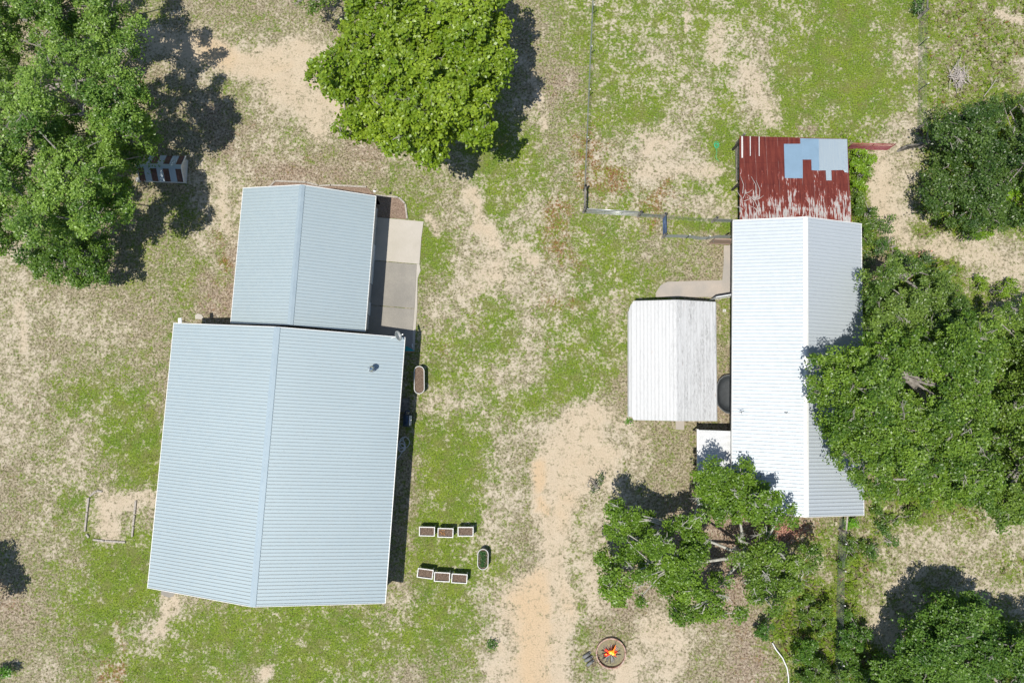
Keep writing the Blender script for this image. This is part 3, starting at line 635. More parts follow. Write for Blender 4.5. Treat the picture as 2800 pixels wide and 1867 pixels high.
# ------------------------------------------------------------------ rusty shed
def shed_mat():
    b = NB('rusty_sheet'); v = b.coord(); pxy = b.coord((5.5, .75, 1)); base = b.mix(b.rng(b.noise(v, 1.3, 5, .65), .35, .65), (.085, .014, .013), (.125, .024, .019))
    lum = b.mix(b.rng(b.noise(b.coord((8, .6, 1)), 1, 5, .7), .35, .7), base, (.19, .045, .03)); base = lum
    tc = b.n('ShaderNodeTexCoord'); sp = b.n('ShaderNodeSeparateXYZ'); b.l(tc.outputs['Object'], sp.inputs[0]); yy = sp.outputs[1]
    n = b.math('ADD', b.math('MULTIPLY', b.noise(pxy, 1.5, 6, .72), .72), b.math('MULTIPLY', b.noise(b.coord(), 1.1, 3, .5), .28))
    t = b.rng(yy, -3.0, .6, .49, .66); peel = b.rng(b.math('SUBTRACT', n, t), 0, .022)
    edge = b.rng(b.math('SUBTRACT', n, t), -.03, .0); c = b.mix(b.math('MULTIPLY', edge, .7), base, (.36, .06, .03)); c = b.mix(peel, c, b.mix(b.rng(b.noise(b.coord((9, 1, 1)), 2, 4, .7), .35, .65), (.30, .28, .27), (.52, .50, .475)))
    # sheet laps
    mod = b.math('FRACT', b.math('DIVIDE', b.math('ADD', sp.outputs[0], b.math('MULTIPLY', b.noise(b.coord((1, .3, 1)), .6, 2, .5), .12)), .81)); lap = b.rng(b.math('ABSOLUTE', b.math('SUBTRACT', mod, .5)), .0, .018, .4, 0)
    lapn = b.math('MULTIPLY', lap, b.rng(b.noise(b.coord((1, .5, 1)), 1.3, 3, .6), .42, .55)); c = b.mix(lapn, c, (.50, .47, .44))
    mod2 = b.math('FRACT', b.math('DIVIDE', b.math('ADD', yy, .35), 1.62)); row = b.rng(b.math('ABSOLUTE', b.math('SUBTRACT', mod2, .5)), 0, .012, .6, 0); c = b.mix(row, c, (.05, .012, .01))
    b.col(c); b.set(.7, .15, .25); return b.m
def corr_sheet(name, quad, mat, parent, zf, n=None, lam=.076, amp=.012, ny=1, dz=0.0):
    """corrugated sheet between 4 photo corners (TL, TR, BR, BL) on the plane zf(v); corrugations run down the slope"""
    TL, TR, BR, BL = [G(p[0], p[1], zf(p[1]) + dz) for p in quad]
    L = (TR - TL).length; k = int(L / lam * 4); V = []
    for i in range(k + 1):
        u = i / k; h = amp * math.sin(u * L / lam * 2 * math.pi)
        a = TL.lerp(TR, u); c = BL.lerp(BR, u); V += [a + Vector((0, 0, h)), c + Vector((0, 0, h))]
    m = MB(); m.add(V, [(2 * i, 2 * i + 1, 2 * i + 3, 2 * i + 2) for i in range(k)], True); o = m.build(name, mat, parent); return o
def Z2(z): # zoomed shed view -> photo pixels
    return (1980 + z[0] / 2.8, 350 + z[1] / 2.8)
zs = lambda py: 2.25 + (py - 372) / 236 * .35
shed = thing('shed', 'open-sided shed with a patchy rusty red corrugated roof at the end of the barn', 'shed', G(2172, 490, 0))
corr_sheet('rusty_roof', [Z2((117, 62)), Z2((943, 84)), Z2((976, 724)), Z2((120, 740))], shed_mat(), shed, zs)
M['patch_a'] = simple('new_sheet_blue', (.30, .44, .56), .4, .4, .12, 1.2); M['patch_b'] = simple('old_sheet_grey', (.42, .49, .52), .45, .35, .15, 2, .4, (.36, .44, .50), (6, .4, 1))
corr_sheet('blue_roof_patch', [Z2((458, 123)), Z2((600, 122)), Z2((602, 386)), Z2((465, 384))], M['patch_a'], shed, zs, dz=.04)
corr_sheet('grey_roof_patch', [Z2((583, 80)), Z2((727, 83)), Z2((729, 243)), Z2((592, 243))], M['patch_a'], shed, zs, dz=.03)
corr_sheet('grey_roof_patch', [Z2((668, 243)), Z2((729, 243)), Z2((731, 328)), Z2((670, 324))], M['patch_a'], shed, zs, dz=.03)
corr_sheet('grey_roof_patch', [Z2((724, 83)), Z2((943, 86)), Z2((951, 322)), Z2((728, 326))], M['patch_b'], shed, zs, dz=.035)
corr_sheet('grey_roof_patch', [Z2((778, 322)), Z2((820, 322)), Z2((823, 402)), Z2((782, 402))], M['patch_b'], shed, zs, dz=.03)
corr_sheet('grey_roof_patch', [Z2((912, 320)), Z2((951, 320)), Z2((952, 343)), Z2((925, 340))], M['patch_b'], shed, zs, dz=.03)
for z0, x in ((64, 138), (64, 203), (66, 271)):
    corr_sheet('pale_batten', [Z2((x - 6, z0)), Z2((x + (5 if x == 138 else 1), z0)), Z2((x + (6 if x == 138 else 1), z0 + (165 if x == 138 else 150))), Z2((x - 5, z0 + (165 if x == 138 else 150)))], M['rim'], shed, zs, dz=.045)
TLs, TRs, BRs, BLs = [G(*Z2(p), zs(Z2(p)[1])) for p in ((117, 62), (943, 84), (976, 724), (120, 740))]
for u in (.03, .35, .66, .98):
    for vv in (.03, .5, .97):
        m = MB(); p = TLs.lerp(TRs, u).lerp(BLs.lerp(BRs, u), vv); m.box(p.x - .07, p.x + .07, p.y - .07, p.y + .07, 0, p.z - .16); m.build('post', M['wood_dark'], shed)
for vv in (.03, .35, .66, .97):
    m = MB(); m.beam(TLs.lerp(BLs, vv) - Vector((0, 0, .09)), TRs.lerp(BRs, vv) - Vector((0, 0, .09)), .05, .12); m.build('rafter', M['wood_dark'], shed)
for i, z in enumerate((.35, .75, 1.15, 1.55)):
    m = MB(); a = G(2008 - 0, 398, 0); c = G(2010, 505, 0); m.beam((a.x, a.y, z), (c.x, c.y + .1, z), .05, .13); m.build('side_rail', M['wood_grey'], shed)
for py in (392, 452, 512): m = MB(); c = G(2010, py, 0); m.box(c.x + .04, c.x + .16, c.y - .06, c.y + .06, 0, 1.9); m.build('post', M['wood_grey'], shed)
# dry branches lying on the shed roof
m = MB()
for i in range(16):
    a = G(*Z2((rng.uniform(125, 270), rng.uniform(500, 690))), 2.62); an = rng.choice([1.57, 0.2, 2.3, 1.2]) + rng.normal(0, .25); L = rng.uniform(.4, 1.5)
    m.tube([a, a + Vector((math.cos(an), math.sin(an), .08)) * L * .5, a + Vector((math.cos(an + .2), math.sin(an + .2), 0)) * L], [.03, .022, .01], 5)
tag(m.build('dead_branch', M['stick'], None), 'bundle of pale dry branches lying on the rusty shed roof corner', 'branches')

# ------------------------------------------------------------------ carport
def carport_mat():
    b = NB('carport_white'); v = b.coord(); st = b.rng(b.noise(b.coord((2.2, .22, 1)), 1.6, 6, .72), .38, .62); sp = b.n('ShaderNodeSeparateXYZ'); tc = b.n('ShaderNodeTexCoord'); b.l(tc.outputs['Object'], sp.inputs[0])
    east = b.rng(sp.outputs[0], -.6, .2, .3, 1); fine = b.rng(b.noise(b.coord((6, 1.2, 1)), 3, 5, .75), .42, .62)
    c = b.mix(b.math('MULTIPLY', b.math('MULTIPLY', st, fine), east), (.57, .575, .57), (.27, .27, .265))
    ends = b.rng(b.math('ABSOLUTE', sp.outputs[1]), 3.2, 4.2, 0, .45); c = b.mix(b.math('MULTIPLY', ends, fine), c, (.45, .45, .43))
    rust = b.rng(b.noise(b.coord((5, .35, 1), loc=(3, 4, 0)), 1.4, 4, .6), .70, .73, 0, .7); c = b.mix(rust, c, (.33, .17, .08))
    b.col(c); b.set(.6, 0, .25); return b.m
zc_e, zc_r = 2.0, 2.85
cpL, cpR = G(1732, 983, zc_e), G(1958, 983, zc_e); yT, yB = G(1845, 822, 2.4).y, G(1845, 1150, 2.4).y
cx = (cpL.x + cpR.x) / 2; cy = (yT + yB) / 2; hw = (cpR.x - cpL.x) / 2; hl = (yT - yB) / 2
cp = thing('carport', 'white ribbed metal carport with grey weathered streaks standing left of the barn', 'carport', (cx, cy, 0), -.012)
prof = [(-hw - .34, zc_e - .42), (-hw - .30, zc_e - .22), (-hw - .10, zc_e - .04), (-hw, zc_e)]
nr = 24
for i in range(1, nr): u = -hw + 2 * hw * i / nr; prof.append((u, zc_e + (zc_r - zc_e) * (1 - abs(u) / hw) ** 1.0))
prof += [(hw, zc_e), (hw + .06, zc_e - .05), (hw + .10, zc_e - .3)]
dense = []
for (a0, z0), (a1, z1) in zip(prof[:-1], prof[1:]):
    L = math.hypot(a1 - a0, z1 - z0)
    if L > .15: dense += [(a0, z0, 0), (a0 + (a1 - a0) * .72, z0 + (z1 - z0) * .72, 0), (a0 + (a1 - a0) * .80, z0 + (z1 - z0) * .8, .035), (a0 + (a1 - a0) * .92, z0 + (z1 - z0) * .92, .035)]
    else: dense += [(a0, z0, 0)]
dense.append(prof[-1] + (0,))
V = []
for k, (x_, z_, h) in enumerate(dense):
    yl = hl - (.22 if x_ < -hw - .05 else 0); V += [(x_, -yl, z_ + h), (x_, yl - (.5 if x_ < -hw - .2 else .0), z_ + h)]
m = MB(); m.add(V, [(2 * i, 2 * i + 2, 2 * i + 3, 2 * i + 1) for i in range(len(dense) - 1)]); m.build('roof_sheet', carport_mat(), cp, local=True)
for y_ in np.linspace(-hl + .3, hl - .3, 5):
    m = MB(); m.tube([(-hw, y_, 0), (-hw, y_, zc_e - .06), (0, y_, zc_r - .06), (hw, y_, zc_e - .06), (hw, y_, 0)], .03, 6); m.build('frame_hoop', M['galv'], cp, local=True)
m = MB(); m.add([(-hw, hl + .01, zc_e - .02), (0, hl + .01, zc_r - .02), (hw, hl + .01, zc_e - .02), (hw, hl + .01, zc_e - .22), (0, hl + .01, zc_r - .12), (-hw, hl + .01, zc_e - .22)], [(0, 1, 4, 5), (1, 2, 3, 4)]); m.build('gable_trim', M['white_trim'], cp, local=True)

# ------------------------------------------------------------------ porch roof
po = thing('porch_roof', 'small white corrugated lean-to porch roof against the barn, shaded by the spreading oak', 'porch roof', G(1955, 1275, 0))
def pz(px): return 1.72 + (px - 1905) / 98 * .22
pTL, pTR, pBR, pBL = G(1910, 1175, pz(1910)), G(1998, 1178, pz(1998)), G(1998, 1382, pz(1998)), G(1912, 1380, pz(1912))
L = (pTL - pBL).length; k = int(L / .076 * 4); V = []
for i in range(k + 1):
    u = i / k; h = .012 * math.sin(u * L / .076 * 2 * math.pi); V += [pBL.lerp(pTL, u) + Vector((0, 0, h)), pBR.lerp(pTR, u) + Vector((0, 0, h))]
m = MB(); m.add(V, [(2 * i, 2 * i + 1, 2 * i + 3, 2 * i + 2) for i in range(k)], True)
M['porch_sheet'] = simple('porch_sheet', (.66, .67, .67), .45, .15, .18, 2.2, .4, None, (.5, 2, 1)); m.build('roof_sheet', M['porch_sheet'], po)
m = MB(); d = Vector((-.06, 0, -.02)); m.beam(pBL + d, pTL + d + Vector((0, .05, 0)), .12, .09); m.build('gutter', M['white_trim'], po)
for u in (.02, .5, .98): m = MB(); q = pBL.lerp(pTL, u); m.box(q.x + .03, q.x + .12, q.y - .045, q.y + .045, 0, q.z - .06); m.build('post', M['wood_dark'], po)
M['red_bit'] = simple('red_panel', (.28, .03, .025), .6, 0, .4, 6); M['dark_red'] = simple('maroon_panel', (.07, .02, .022), .7, 0, .4, 6)
for py0, py1, mt in ((1178, 1184, 'porch_sheet'), (1186, 1195, 'porch_sheet'), (1195, 1207, 'red_bit'), (1210, 1221, 'porch_sheet'), (1222, 1234, 'dark_red'), (1235, 1247, 'porch_sheet'), (1248, 1262, 'dark_red'), (1263, 1278, 'porch_sheet'), (1279, 1292, 'red_bit'), (1293, 1380, 'porch_sheet')):
    a = G(1999, py0, 1.93); c = G(2010, py1, 1.9); m = MB(); m.box(a.x, c.x + .25, c.y, a.y, 1.86, 1.9); m.build('flashing', M[mt], po)

# ------------------------------------------------------------------ striped coop
def coop_mat():
    b = NB('striped_tin'); tc = b.n('ShaderNodeTexCoord'); sp = b.n('ShaderNodeSeparateXYZ'); b.l(tc.outputs['Object'], sp.inputs[0])
    x = b.math('ADD', sp.outputs[0], b.math('MULTIPLY', b.noise(b.coord((1, .3, 1)), 1.2, 2, .5), .05))
    f = b.math('FRACT', b.math('DIVIDE', b.math('ADD', x, 10.3), .92)); s = b.rng(f, .5, .53); r = b.mix(b.rng(b.noise(b.coord(), 4, 5, .6), .35, .65), (.085, .045, .035), (.17, .09, .07))
    c = b.mix(s, (.40, .47, .52), r); b.col(c); b.set(.5, .3, .4); return b.m
a_ = G(372, 452, 1.25); c_ = G(494, 456, 1.25); coop = thing('coop', 'low animal coop with a striped rust and grey tin roof beside the left oaks', 'coop', ((a_.x + c_.x) / 2, (a_.y + c_.y) / 2, 0), -.03)
Lc = (c_ - a_).length / 2; wc = .98; zm = coop_mat()
m = MB(); m.add([(-Lc + .1, -wc + .12, 0), (Lc - .1, -wc + .12, 0), (Lc - .1, wc - .12, 0), (-Lc + .1, wc - .12, 0), (-Lc + .1, -wc + .12, .72), (Lc - .1, -wc + .12, .72), (Lc - .1, wc - .12, .72), (-Lc + .1, wc - .12, .72), (-Lc + .1, 0, 1.2), (Lc - .1, 0, 1.2)],
      [(0, 1, 5, 4), (2, 3, 7, 6), (1, 2, 6, 9, 5), (3, 0, 4, 8, 7)]); m.build('wall', M['door_white'], coop, local=True)
for sg in (-1, 1): ribbed('roof_panel', (-Lc, sg * wc, .68), (Lc, sg * wc, .68), (0, -sg * wc, .57), zm, coop, .16, .02, .025)
m = MB()
for sg in (-1, 1): m.add([(-Lc - .01, 0, 1.30), (Lc + .01, 0, 1.30), (Lc + .01, sg * .17, 1.21), (-Lc - .01, sg * .17, 1.21)], [(0, 1, 2, 3) if sg < 0 else (3, 2, 1, 0)])
m.build('ridge_cap', M['roof_blue_cap'], coop, local=True)
m = MB()
for sg in (-1, 1): m.beam((Lc + .03, sg * (wc + .02), .66), (Lc + .03, 0, 1.25), .04, .1)
m.build('rake_trim', M['white_trim'], coop, local=True)
b0 = G(382, 494, 0); m = MB(); m.lathe([(0, 0), (.15, 0), (.17, .25), (.15, .26), (.12, .2), (0, .2)], b0, 14); tag(m.build('bucket', M['rim']), 'small pale bucket on the ground in front of the striped coop', 'bucket')

# ------------------------------------------------------------------ slabs and beds
def slab(name, px, z, mat, label=None, z0=-.1, kind='structure'):
    m = MB(); m.prism([G(*p, z)[:2] for p in px], z0, z); return tag(m.build(name, mat), label, None, None, kind)
def concrete(name, c1, c2, sc_=1.2, speck=.5):
    b = NB(name); v = b.coord(); n = b.rng(b.noise(v, sc_ * .5, 5, .6), .35, .65); col = b.mix(n, c1, c2); f = b.rng(b.noise(v, 26, 3, .7), .35, .65); col = b.mix(b.math('MULTIPLY', f, speck), col, tuple(x * .55 for x in c2)); b.col(col); b.set(.9, 0, .2); return b.m
M['conc_lt'] = concrete('pale_concrete', (.52, .48, .42), (.46, .425, .36), 1.2, .25); M['conc_dk'] = concrete('grey_concrete', (.36, .335, .29), (.27, .255, .225), 1.0, .45); M['conc_bn'] = concrete('path_concrete', (.46, .40, .34), (.36, .335, .30), 1.2, .3)
slab('concrete_apron', [(1000, 591), (1023, 593.5), (1158, 606), (1152, 650), (1147, 722), (1000, 709)], .06, M['conc_lt'], 'pale concrete slab beside the garage')
slab('concrete_apron', [(1000, 711), (1139, 723), (1136, 790), (1133, 843), (1000, 832)], .055, M['conc_dk'], 'grey concrete slab beside the garage, middle')
slab('concrete_apron', [(1000, 834), (1133, 845), (1128, 905), (1127, 962), (1000, 955)], .055, M['conc_dk'], 'grey concrete slab beside the garage, lower')
slab('concrete_edge', [(1139.5, 722), (1147, 722.5), (1150, 740), (1142, 760), (1141, 800), (1141, 842), (1136, 906), (1133, 962), (1127.5, 962), (1128.5, 905), (1133.5, 843), (1136.5, 790)], .05, M['conc_lt'], 'pale gravelly edge strip along the grey slabs')
slab('concrete_path', [(1793, 812), (1794, 800), (1806, 780), (1826, 770), (1975, 766), (1979, 720), (1979, 671), (2012, 671), (2012, 815), (1960, 812)], .05, M['conc_bn'], 'concrete path leading to the barn doors')
slab('concrete_pad', [(1847, 1150), (1871, 1151), (1871, 1175), (1848, 1174)], .04, M['conc_bn'], 'small square concrete pad at the carport end')
slab('stone_slab', [(533, 862), (540, 857), (551, 860), (556, 868), (551, 873), (534, 872)], .05, M['conc_lt'], 'flat pale stone at the garage corner')
slab('concrete_splash', [(440, 1616), (446, 1610), (480, 1620), (472, 1630), (462, 1633), (441, 1625)], .04, M['conc_dk'], 'concrete splash pad at the lower house corner')
def mulch_mat():
    b = NB('bark_mulch'); v = b.coord(); n = b.rng(b.noise(v, 16, 4, .8), .36, .62); b.col(b.mix(n, (.13, .085, .06), (.40, .30, .23))); b.set(.95, 0, .1); b.bump(n, .7, .03); return b.m
mm_ = mulch_mat()
m = MB(); m.prism([G(*p)[:2] for p in [(736, 516), (752, 497), (838, 501), (870, 510), (905, 509), (1003, 512), (1030, 537), (1040, 560), (800, 540), (700, 530)]], -.1, .03)
tag(m.build('mulch_bed', mm_), 'strip of brown mulch behind the garage inside the timber edging', None, None, 'structure')
m = MB(); m.prism([G(*p)[:2] for p in [(1010, 534), (1090, 540), (1106, 556), (1111, 600), (1010, 592)]], -.1, .03)
tag(m.build('mulch_bed', mm_), 'brown mulch bed beside the garage above the concrete slab', None, None, 'structure')
def timbers(label, runs, group=None, nm='timber_edging'):
    c = G(*runs[0][0]); t = thing(nm, label, 'garden edging', (c.x, c.y, 0))
    for a, b_ in runs:
        p, q = G(*a, .1), G(*b_, .1); p.z = q.z = .05; m = MB(); m.beam(p, q, .13, .13); m.build('timber', M['timber'], t, bevel=.015)
    return t
timbers('grey landscape timbers edging the mulch strip behind the garage', [((734, 513), (751, 496)), ((752.5, 495), (836, 498)), ((838, 499), (869, 507)), ((871, 508.5), (903, 506)), ((905, 506), (1001, 511))])
timbers('grey landscape timbers edging the mulch bed beside the garage', [((1028, 534), (1088, 539)), ((1090, 540), (1107, 556)), ((1108, 558), (1113, 598))])
timbers('grey landscape timbers framing the old sand patch left of the house', [((245, 1356), (262, 1342.5)), ((264, 1341.5), (278, 1344)), ((241.5, 1360), (237, 1399)), ((236.8, 1401), (231, 1453)), ((235, 1460), (242, 1469)), ((254, 1475), (284, 1478.6)), ((286, 1479), (342, 1482)), ((360.6, 1467), (363, 1438)), ((363.4, 1436), (366.6, 1408)), ((367, 1405), (370.6, 1368))])

# ------------------------------------------------------------------ planters
def planter(label, cx_, cy_, rz, dry=False, group='white framed raised planter boxes'):
    p = G(cx_, cy_, .78); t = thing('raised_planter', label, 'planter', (p.x, p.y, 0), rz, group); W2, L2 = .56, .33
    m = MB(); z0, z1 = .42, .72
    for (x0, x1, y0, y1) in ((-W2 + .05, W2 - .05, -L2 + .03, -L2 + .05), (-W2 + .05, W2 - .05, L2 - .05, L2 - .03), (-W2 + .03, -W2 + .05, -L2 + .03, L2 - .03), (W2 - .05, W2 - .03, -L2 + .03, L2 - .03)): m.box(x0, x1, y0, y1, z0, z1)
    m.box(-W2 + .05, W2 - .05, -L2 + .05, L2 - .05, z0 - .02, z0); m.build('box', M['galv'], t, local=True)
    m = MB(); z0, z1 = .72, .765
    m.box(-W2, W2, -L2, -L2 + .06, z0, z1); m.box(-W2, W2, L2 - .06, L2, z0, z1); m.box(-W2, -W2 + .06, -L2 + .06, L2 - .06, z0, z1); m.box(W2 - .06, W2, -L2 + .06, L2 - .06, z0, z1); m.build('rim', M['rim'], t, local=True)
    for sx in (-1, 1):
        for sy in (-1, 1):
            m = MB(); m.box(sx * (W2 - .05) - .03, sx * (W2 - .05) + .03, sy * (L2 - .05) - .03, sy * (L2 - .05) + .03, 0, .72); m.build('leg', M['rim'], t, local=True)
    m = MB(); n = 14; V = [(-W2 + .05 + (2 * W2 - .1) * i / n, -L2 + .05 + (2 * L2 - .1) * j / 8, .655 + rng.uniform(-.02, .03)) for j in range(9) for i in range(n + 1)]
    m.add(V, [(j * (n + 1) + i, j * (n + 1) + i + 1, (j + 1) * (n + 1) + i + 1, (j + 1) * (n + 1) + i) for j in range(8) for i in range(n)]); m.build('soil', M['soil'], t, local=True)
    if dry:
        k = 40; P = np.stack([rng.uniform(-W2 + .08, -.05, k), rng.uniform(-.15, .2, k), rng.uniform(.69, .74, k)], 1)
        V, Fq, tc = leaf_quads(P, rng.uniform(.06, .11, k), np.array([.45, .24, .09])[None] * rng.uniform(.6, 1.6, (k, 1)), .5); link_mesh('dry_leaves', np_mesh('dry_leaves', V, Fq, {'tint': tc}), M['leaf'], t, local=True)
planter('left planter box of the upper row of three', 1167.3, 1452.7, -.02); planter('middle planter box of the upper row, with tan dry leaves on its soil', 1218, 1456.3, -.03, True); planter('right planter box of the upper row of three', 1273, 1453, -.0)
planter('left planter box of the lower row, tilted more than its neighbours', 1162.5, 1567.8, -.13); planter('middle planter box of the lower row of three', 1208.5, 1577.2, -.05); planter('right planter box of the lower row, nearest the oval tank', 1256, 1581.5, -.06)
def stadium(L, Wd, n=12):
    r = Wd / 2; s = L / 2 - r; return [(r * math.cos(t), s + r * math.sin(t)) for t in np.linspace(0, math.pi, n)] + [(r * math.cos(t), -s + r * math.sin(t)) for t in np.linspace(math.pi, 2 * math.pi, n)]
def tank(label, cx_, cy_, Lp, Wp, rz, z, legs, plants):
    p = G(cx_, cy_, z); k = (CAM_H - z) / F / 1.003; L, Wd = Lp * k, Wp * k; t = thing('oval_tank', label, 'planter tank', (p.x, p.y, 0), rz); st = stadium(L, Wd); n = len(st); z0 = .18 if legs else 0
    def ring(sc_, z_): return [(x * sc_, y * (1 - (1 - sc_) * Wd / L), z_) for x, y in st]
    m = MB(); zz = [z0, z0 + (z - z0) * .3, z0 + (z - z0) * .33, z0 + (z - z0) * .66, z0 + (z - z0) * .7, z]; sc2 = [.96, .97, .99, .97, .99, .98]
    V = [];  [V.extend(ring(s_, z_)) for s_, z_ in zip(sc2, zz)]; V.extend(ring(.94, z)); V.extend(ring(.92, z0 + .05))
    F_ = [(i * n + j, i * n + (j + 1) % n, (i + 1) * n + (j + 1) % n, (i + 1) * n + j) for i in range(len(zz) + 1) for j in range(n)]; F_.append(tuple(range(n - 1, -1, -1))); m.add(V, F_, True); m.build('tank', M['tank'], t, local=True)
    m = MB(); m.tube(ring(.99, z + .01), .03, 8, closed=True); m.build('rim', M['rim'], t, local=True)
    m = MB(); m.add([(x * .93, y * .97, z - .07) for x, y, _ in ring(1, 0)] + [(0, 0, z - .05)], [(j, (j + 1) % n, n) for j in range(n)]); m.build('soil', M['soil'], t, local=True)
    if legs:
        for sx in (-1, 1):
            for sy in (-1, 0, 1): m = MB(); m.box(sx * Wd * .3 - .03, sx * Wd * .3 + .03, sy * L * .33 - .03, sy * L * .33 + .03, 0, z0); m.build('leg', M['wood_dark'], t, local=True)
    if plants:
        k = 900; P = np.stack([rng.normal(0, Wd * .2, k), rng.uniform(-L * .4, L * .4, k), rng.uniform(z - .1, z + .08, k)], 1); P[:, 0] = np.clip(P[:, 0], -Wd * .42, Wd * .42)
        V, Fq, tc = leaf_quads(P, rng.uniform(.04, .09, k), np.array([.045, .14, .03])[None] * rng.uniform(.5, 1.6, (k, 1)), .7); link_mesh('plants', np_mesh('plants', V, Fq, {'tint': tc}), M['leaf'], t, local=True)
tank('long galvanised oval stock tank filled with bare soil beside the house', 1146.3, 1038.5, 75, 27.5, .02, .68, True, False)
tank('short oval stock tank full of dark green plants near the planter boxes', 1320.5, 1528.5, 54, 28, -.02, .6, False, True)

# ------------------------------------------------------------------ things on and by the house
RZ = -.0625
p = G(1014, 1008, 3.95); fl = thing('roof_flue', 'round metal flue pipe with a conical cap on the house roof', 'flue', (p.x, p.y, 3.55)); m = MB()
m.lathe([(.22, .0), (.13, .1), (.11, .1), (.11, .48), (0, .48)], n=18); m.build('pipe', M['galv'], fl, local=True)
m = MB(); m.lathe([(.02, .66), (.2, .52), (.21, .5), (.0, .5)], n=18); m.build('cap', M['chrome'], fl, local=True)
p = G(1070, 925, 3.05); q = G(1087, 919, 3.45); sd = thing('satellite_dish', 'white satellite dish on an arm at the upper right corner of the house roof', 'satellite dish', (p.x, p.y, 2.95)); dv = q - Vector((p.x, p.y, 2.95))
m = MB(); m.box(-.09, .09, -.09, .09, 0, .02); m.tube([(0, 0, .02), (.02, 0, .22), dv * .6 + Vector((0, 0, .08)), dv], .028, 8); m.build('mast', M['white_trim'], sd, local=True)
ax = Vector((.86, .25, .45)).normalized(); rot = ax.to_track_quat('Z', 'Y').to_matrix().to_4x4(); m = MB(); m.lathe([(0, 0), (.12, .008), (.24, .035), (.36, .085), (.365, .08), (.25, .02), (.12, -.01), (0, -.02)], n=28)
for i, v_ in enumerate(m.v): m.v[i] = tuple(rot @ Vector(v_) + dv)
m.build('dish', M['white_trim'], sd, local=True)
m = MB(); tip = dv + ax * .42 + Vector((0, 0, -.1)); m.tube([dv + Vector((0, 0, -.33)) * .6, tip], .014, 6); m.build('feed_arm', M['white_trim'], sd, local=True)
m = MB(); m.box(tip.x - .04, tip.x + .04, tip.y - .04, tip.y + .04, tip.z - .03, tip.z + .06); m.build('receiver', M['galv'], sd, local=True)
def floodlight(label, px, py, z, ang, s=1):
    p = G(px, py, z); t = thing('floodlight', label, 'floodlight', (p.x, p.y, z - .1), ang); m = MB(); m.tube([(.35 * s, -.12, 0), (.15, -.03, .02), (0, 0, .06)], .025, 6); m.build('bracket', M['dark_metal'], t, local=True)
    m = MB(); m.box(-.1 * s, .1 * s, -.16 * s, .16 * s, .04, .13); m.build('lamp_head', M['white_trim'], t, local=True, bevel=.02); m = MB(); m.box(-.07 * s, .07 * s, -.13 * s, .13 * s, .02, .038); m.build('lens', M['glass'], t, local=True)
floodlight('white floodlight sticking out at the upper left corner of the house roof', 492, 877, 3.05, .1, 1.25)
floodlight('small floodlight at the upper right corner of the garage roof', 1024, 523, 2.5, 1.4, .6)
p = G(1114, 953, .8); m = MB(); m.add([(-.9, .18, 0), (0, .16, 0), (.55, -.18, 0), (.5, -.2, 0), (-.9, -.2, 0), (-.9, .18, -.05), (0, .16, -.05), (.55, -.18, -.05), (.5, -.2, -.05), (-.9, -.2, -.05)], [(4, 3, 2, 1, 0), (5, 6, 7, 8, 9), (0, 1, 6, 5), (1, 2, 7, 6), (2, 3, 8, 7), (3, 4, 9, 8), (4, 0, 5, 9)])
tb = thing('teal_board', 'teal pointed board poking out from under the right house eave', 'board', (p.x, p.y, .85)); m.build('deck', M['teal'], tb, local=True); m = MB(); m.box(-.9, .5, -.245, -.205, -.05, -.01); m.build('edge_strip', M['orange'], tb, local=True)
for x_ in (-.85, .1): m = MB(); m.box(x_, x_ + .05, -.12, .05, -.85, -.055); m.build('stand_leg', M['dark_metal'], tb, local=True)
p = G(1127, 945, .1); m = MB(); m.tube([(p.x, p.y + .16, .06), (p.x, p.y + .02, .06), (p.x + .03, p.y - .12, .06), (p.x + .03, p.y - .15, .06)], [.03, .05, .055, .02], 10); tag(m.build('bottle', M['rim']), 'small white bottle lying in the shade near the slab corner', 'bottle')
# step
p = G(1107, 1108, .18); st_ = thing('wooden_step', 'low grey wooden step platform under the right house eave', 'step', (p.x, p.y, 0), RZ)
for i in range(7): m = MB(); y_ = -.42 + i * .14; m.box(-.36, .27, y_ - .06, y_ + .06, .14, .18); m.build('plank', M['wood_grey'], st_, local=True)
for x_ in (-.34, .17): m = MB(); m.box(x_, x_ + .08, -.46, .46, 0, .138); m.build('bearer', M['wood_dark'], st_, local=True)
# grill
p = G(1112, 1149, 1.0); g_ = thing('gas_grill', 'dark blue covered gas grill with a shiny chrome lid handle beside the house', 'grill', (p.x, p.y, 0), RZ)
m = MB(); m.box(-.3, .27, -.45, .45, .12, .85); m.build('cabinet', M['grill_blue'], g_, local=True, bevel=.03)
m = MB(); m.tube([(-.04, -.38, .88), (-.04, .38, .88)], .24, 18); m.build('lid', M['grill_blue'], g_, local=True)
m = MB(); m.tube([(.2, -.36, .95), (.2, .36, .95)], .055, 12); m.tube([(.29, -.34, .9), (.3, 0, .92), (.29, .34, .9)], .035, 10); m.build('handle', M['chrome'], g_, local=True)
m = MB(); m.box(-.18, .15, .47, .72, .8, .83); m.build('side_shelf', M['grill_blue'], g_, local=True); m = MB(); [m.tube([(x_, .4, .86), (x_, .62, .86)], .01, 5) for x_ in (-.08, -.02, .04, .1)]; m.build('side_rack', M['chrome'], g_, local=True)
for sx in (-.22, .2):
    for sy in (-.38, .38): m = MB(); m.lathe([(0, -.03), (.06, -.03), (.06, .03), (0, .03)], (sx, sy, .06), 10); m.build('wheel', M['dark_metal'], g_, local=True)
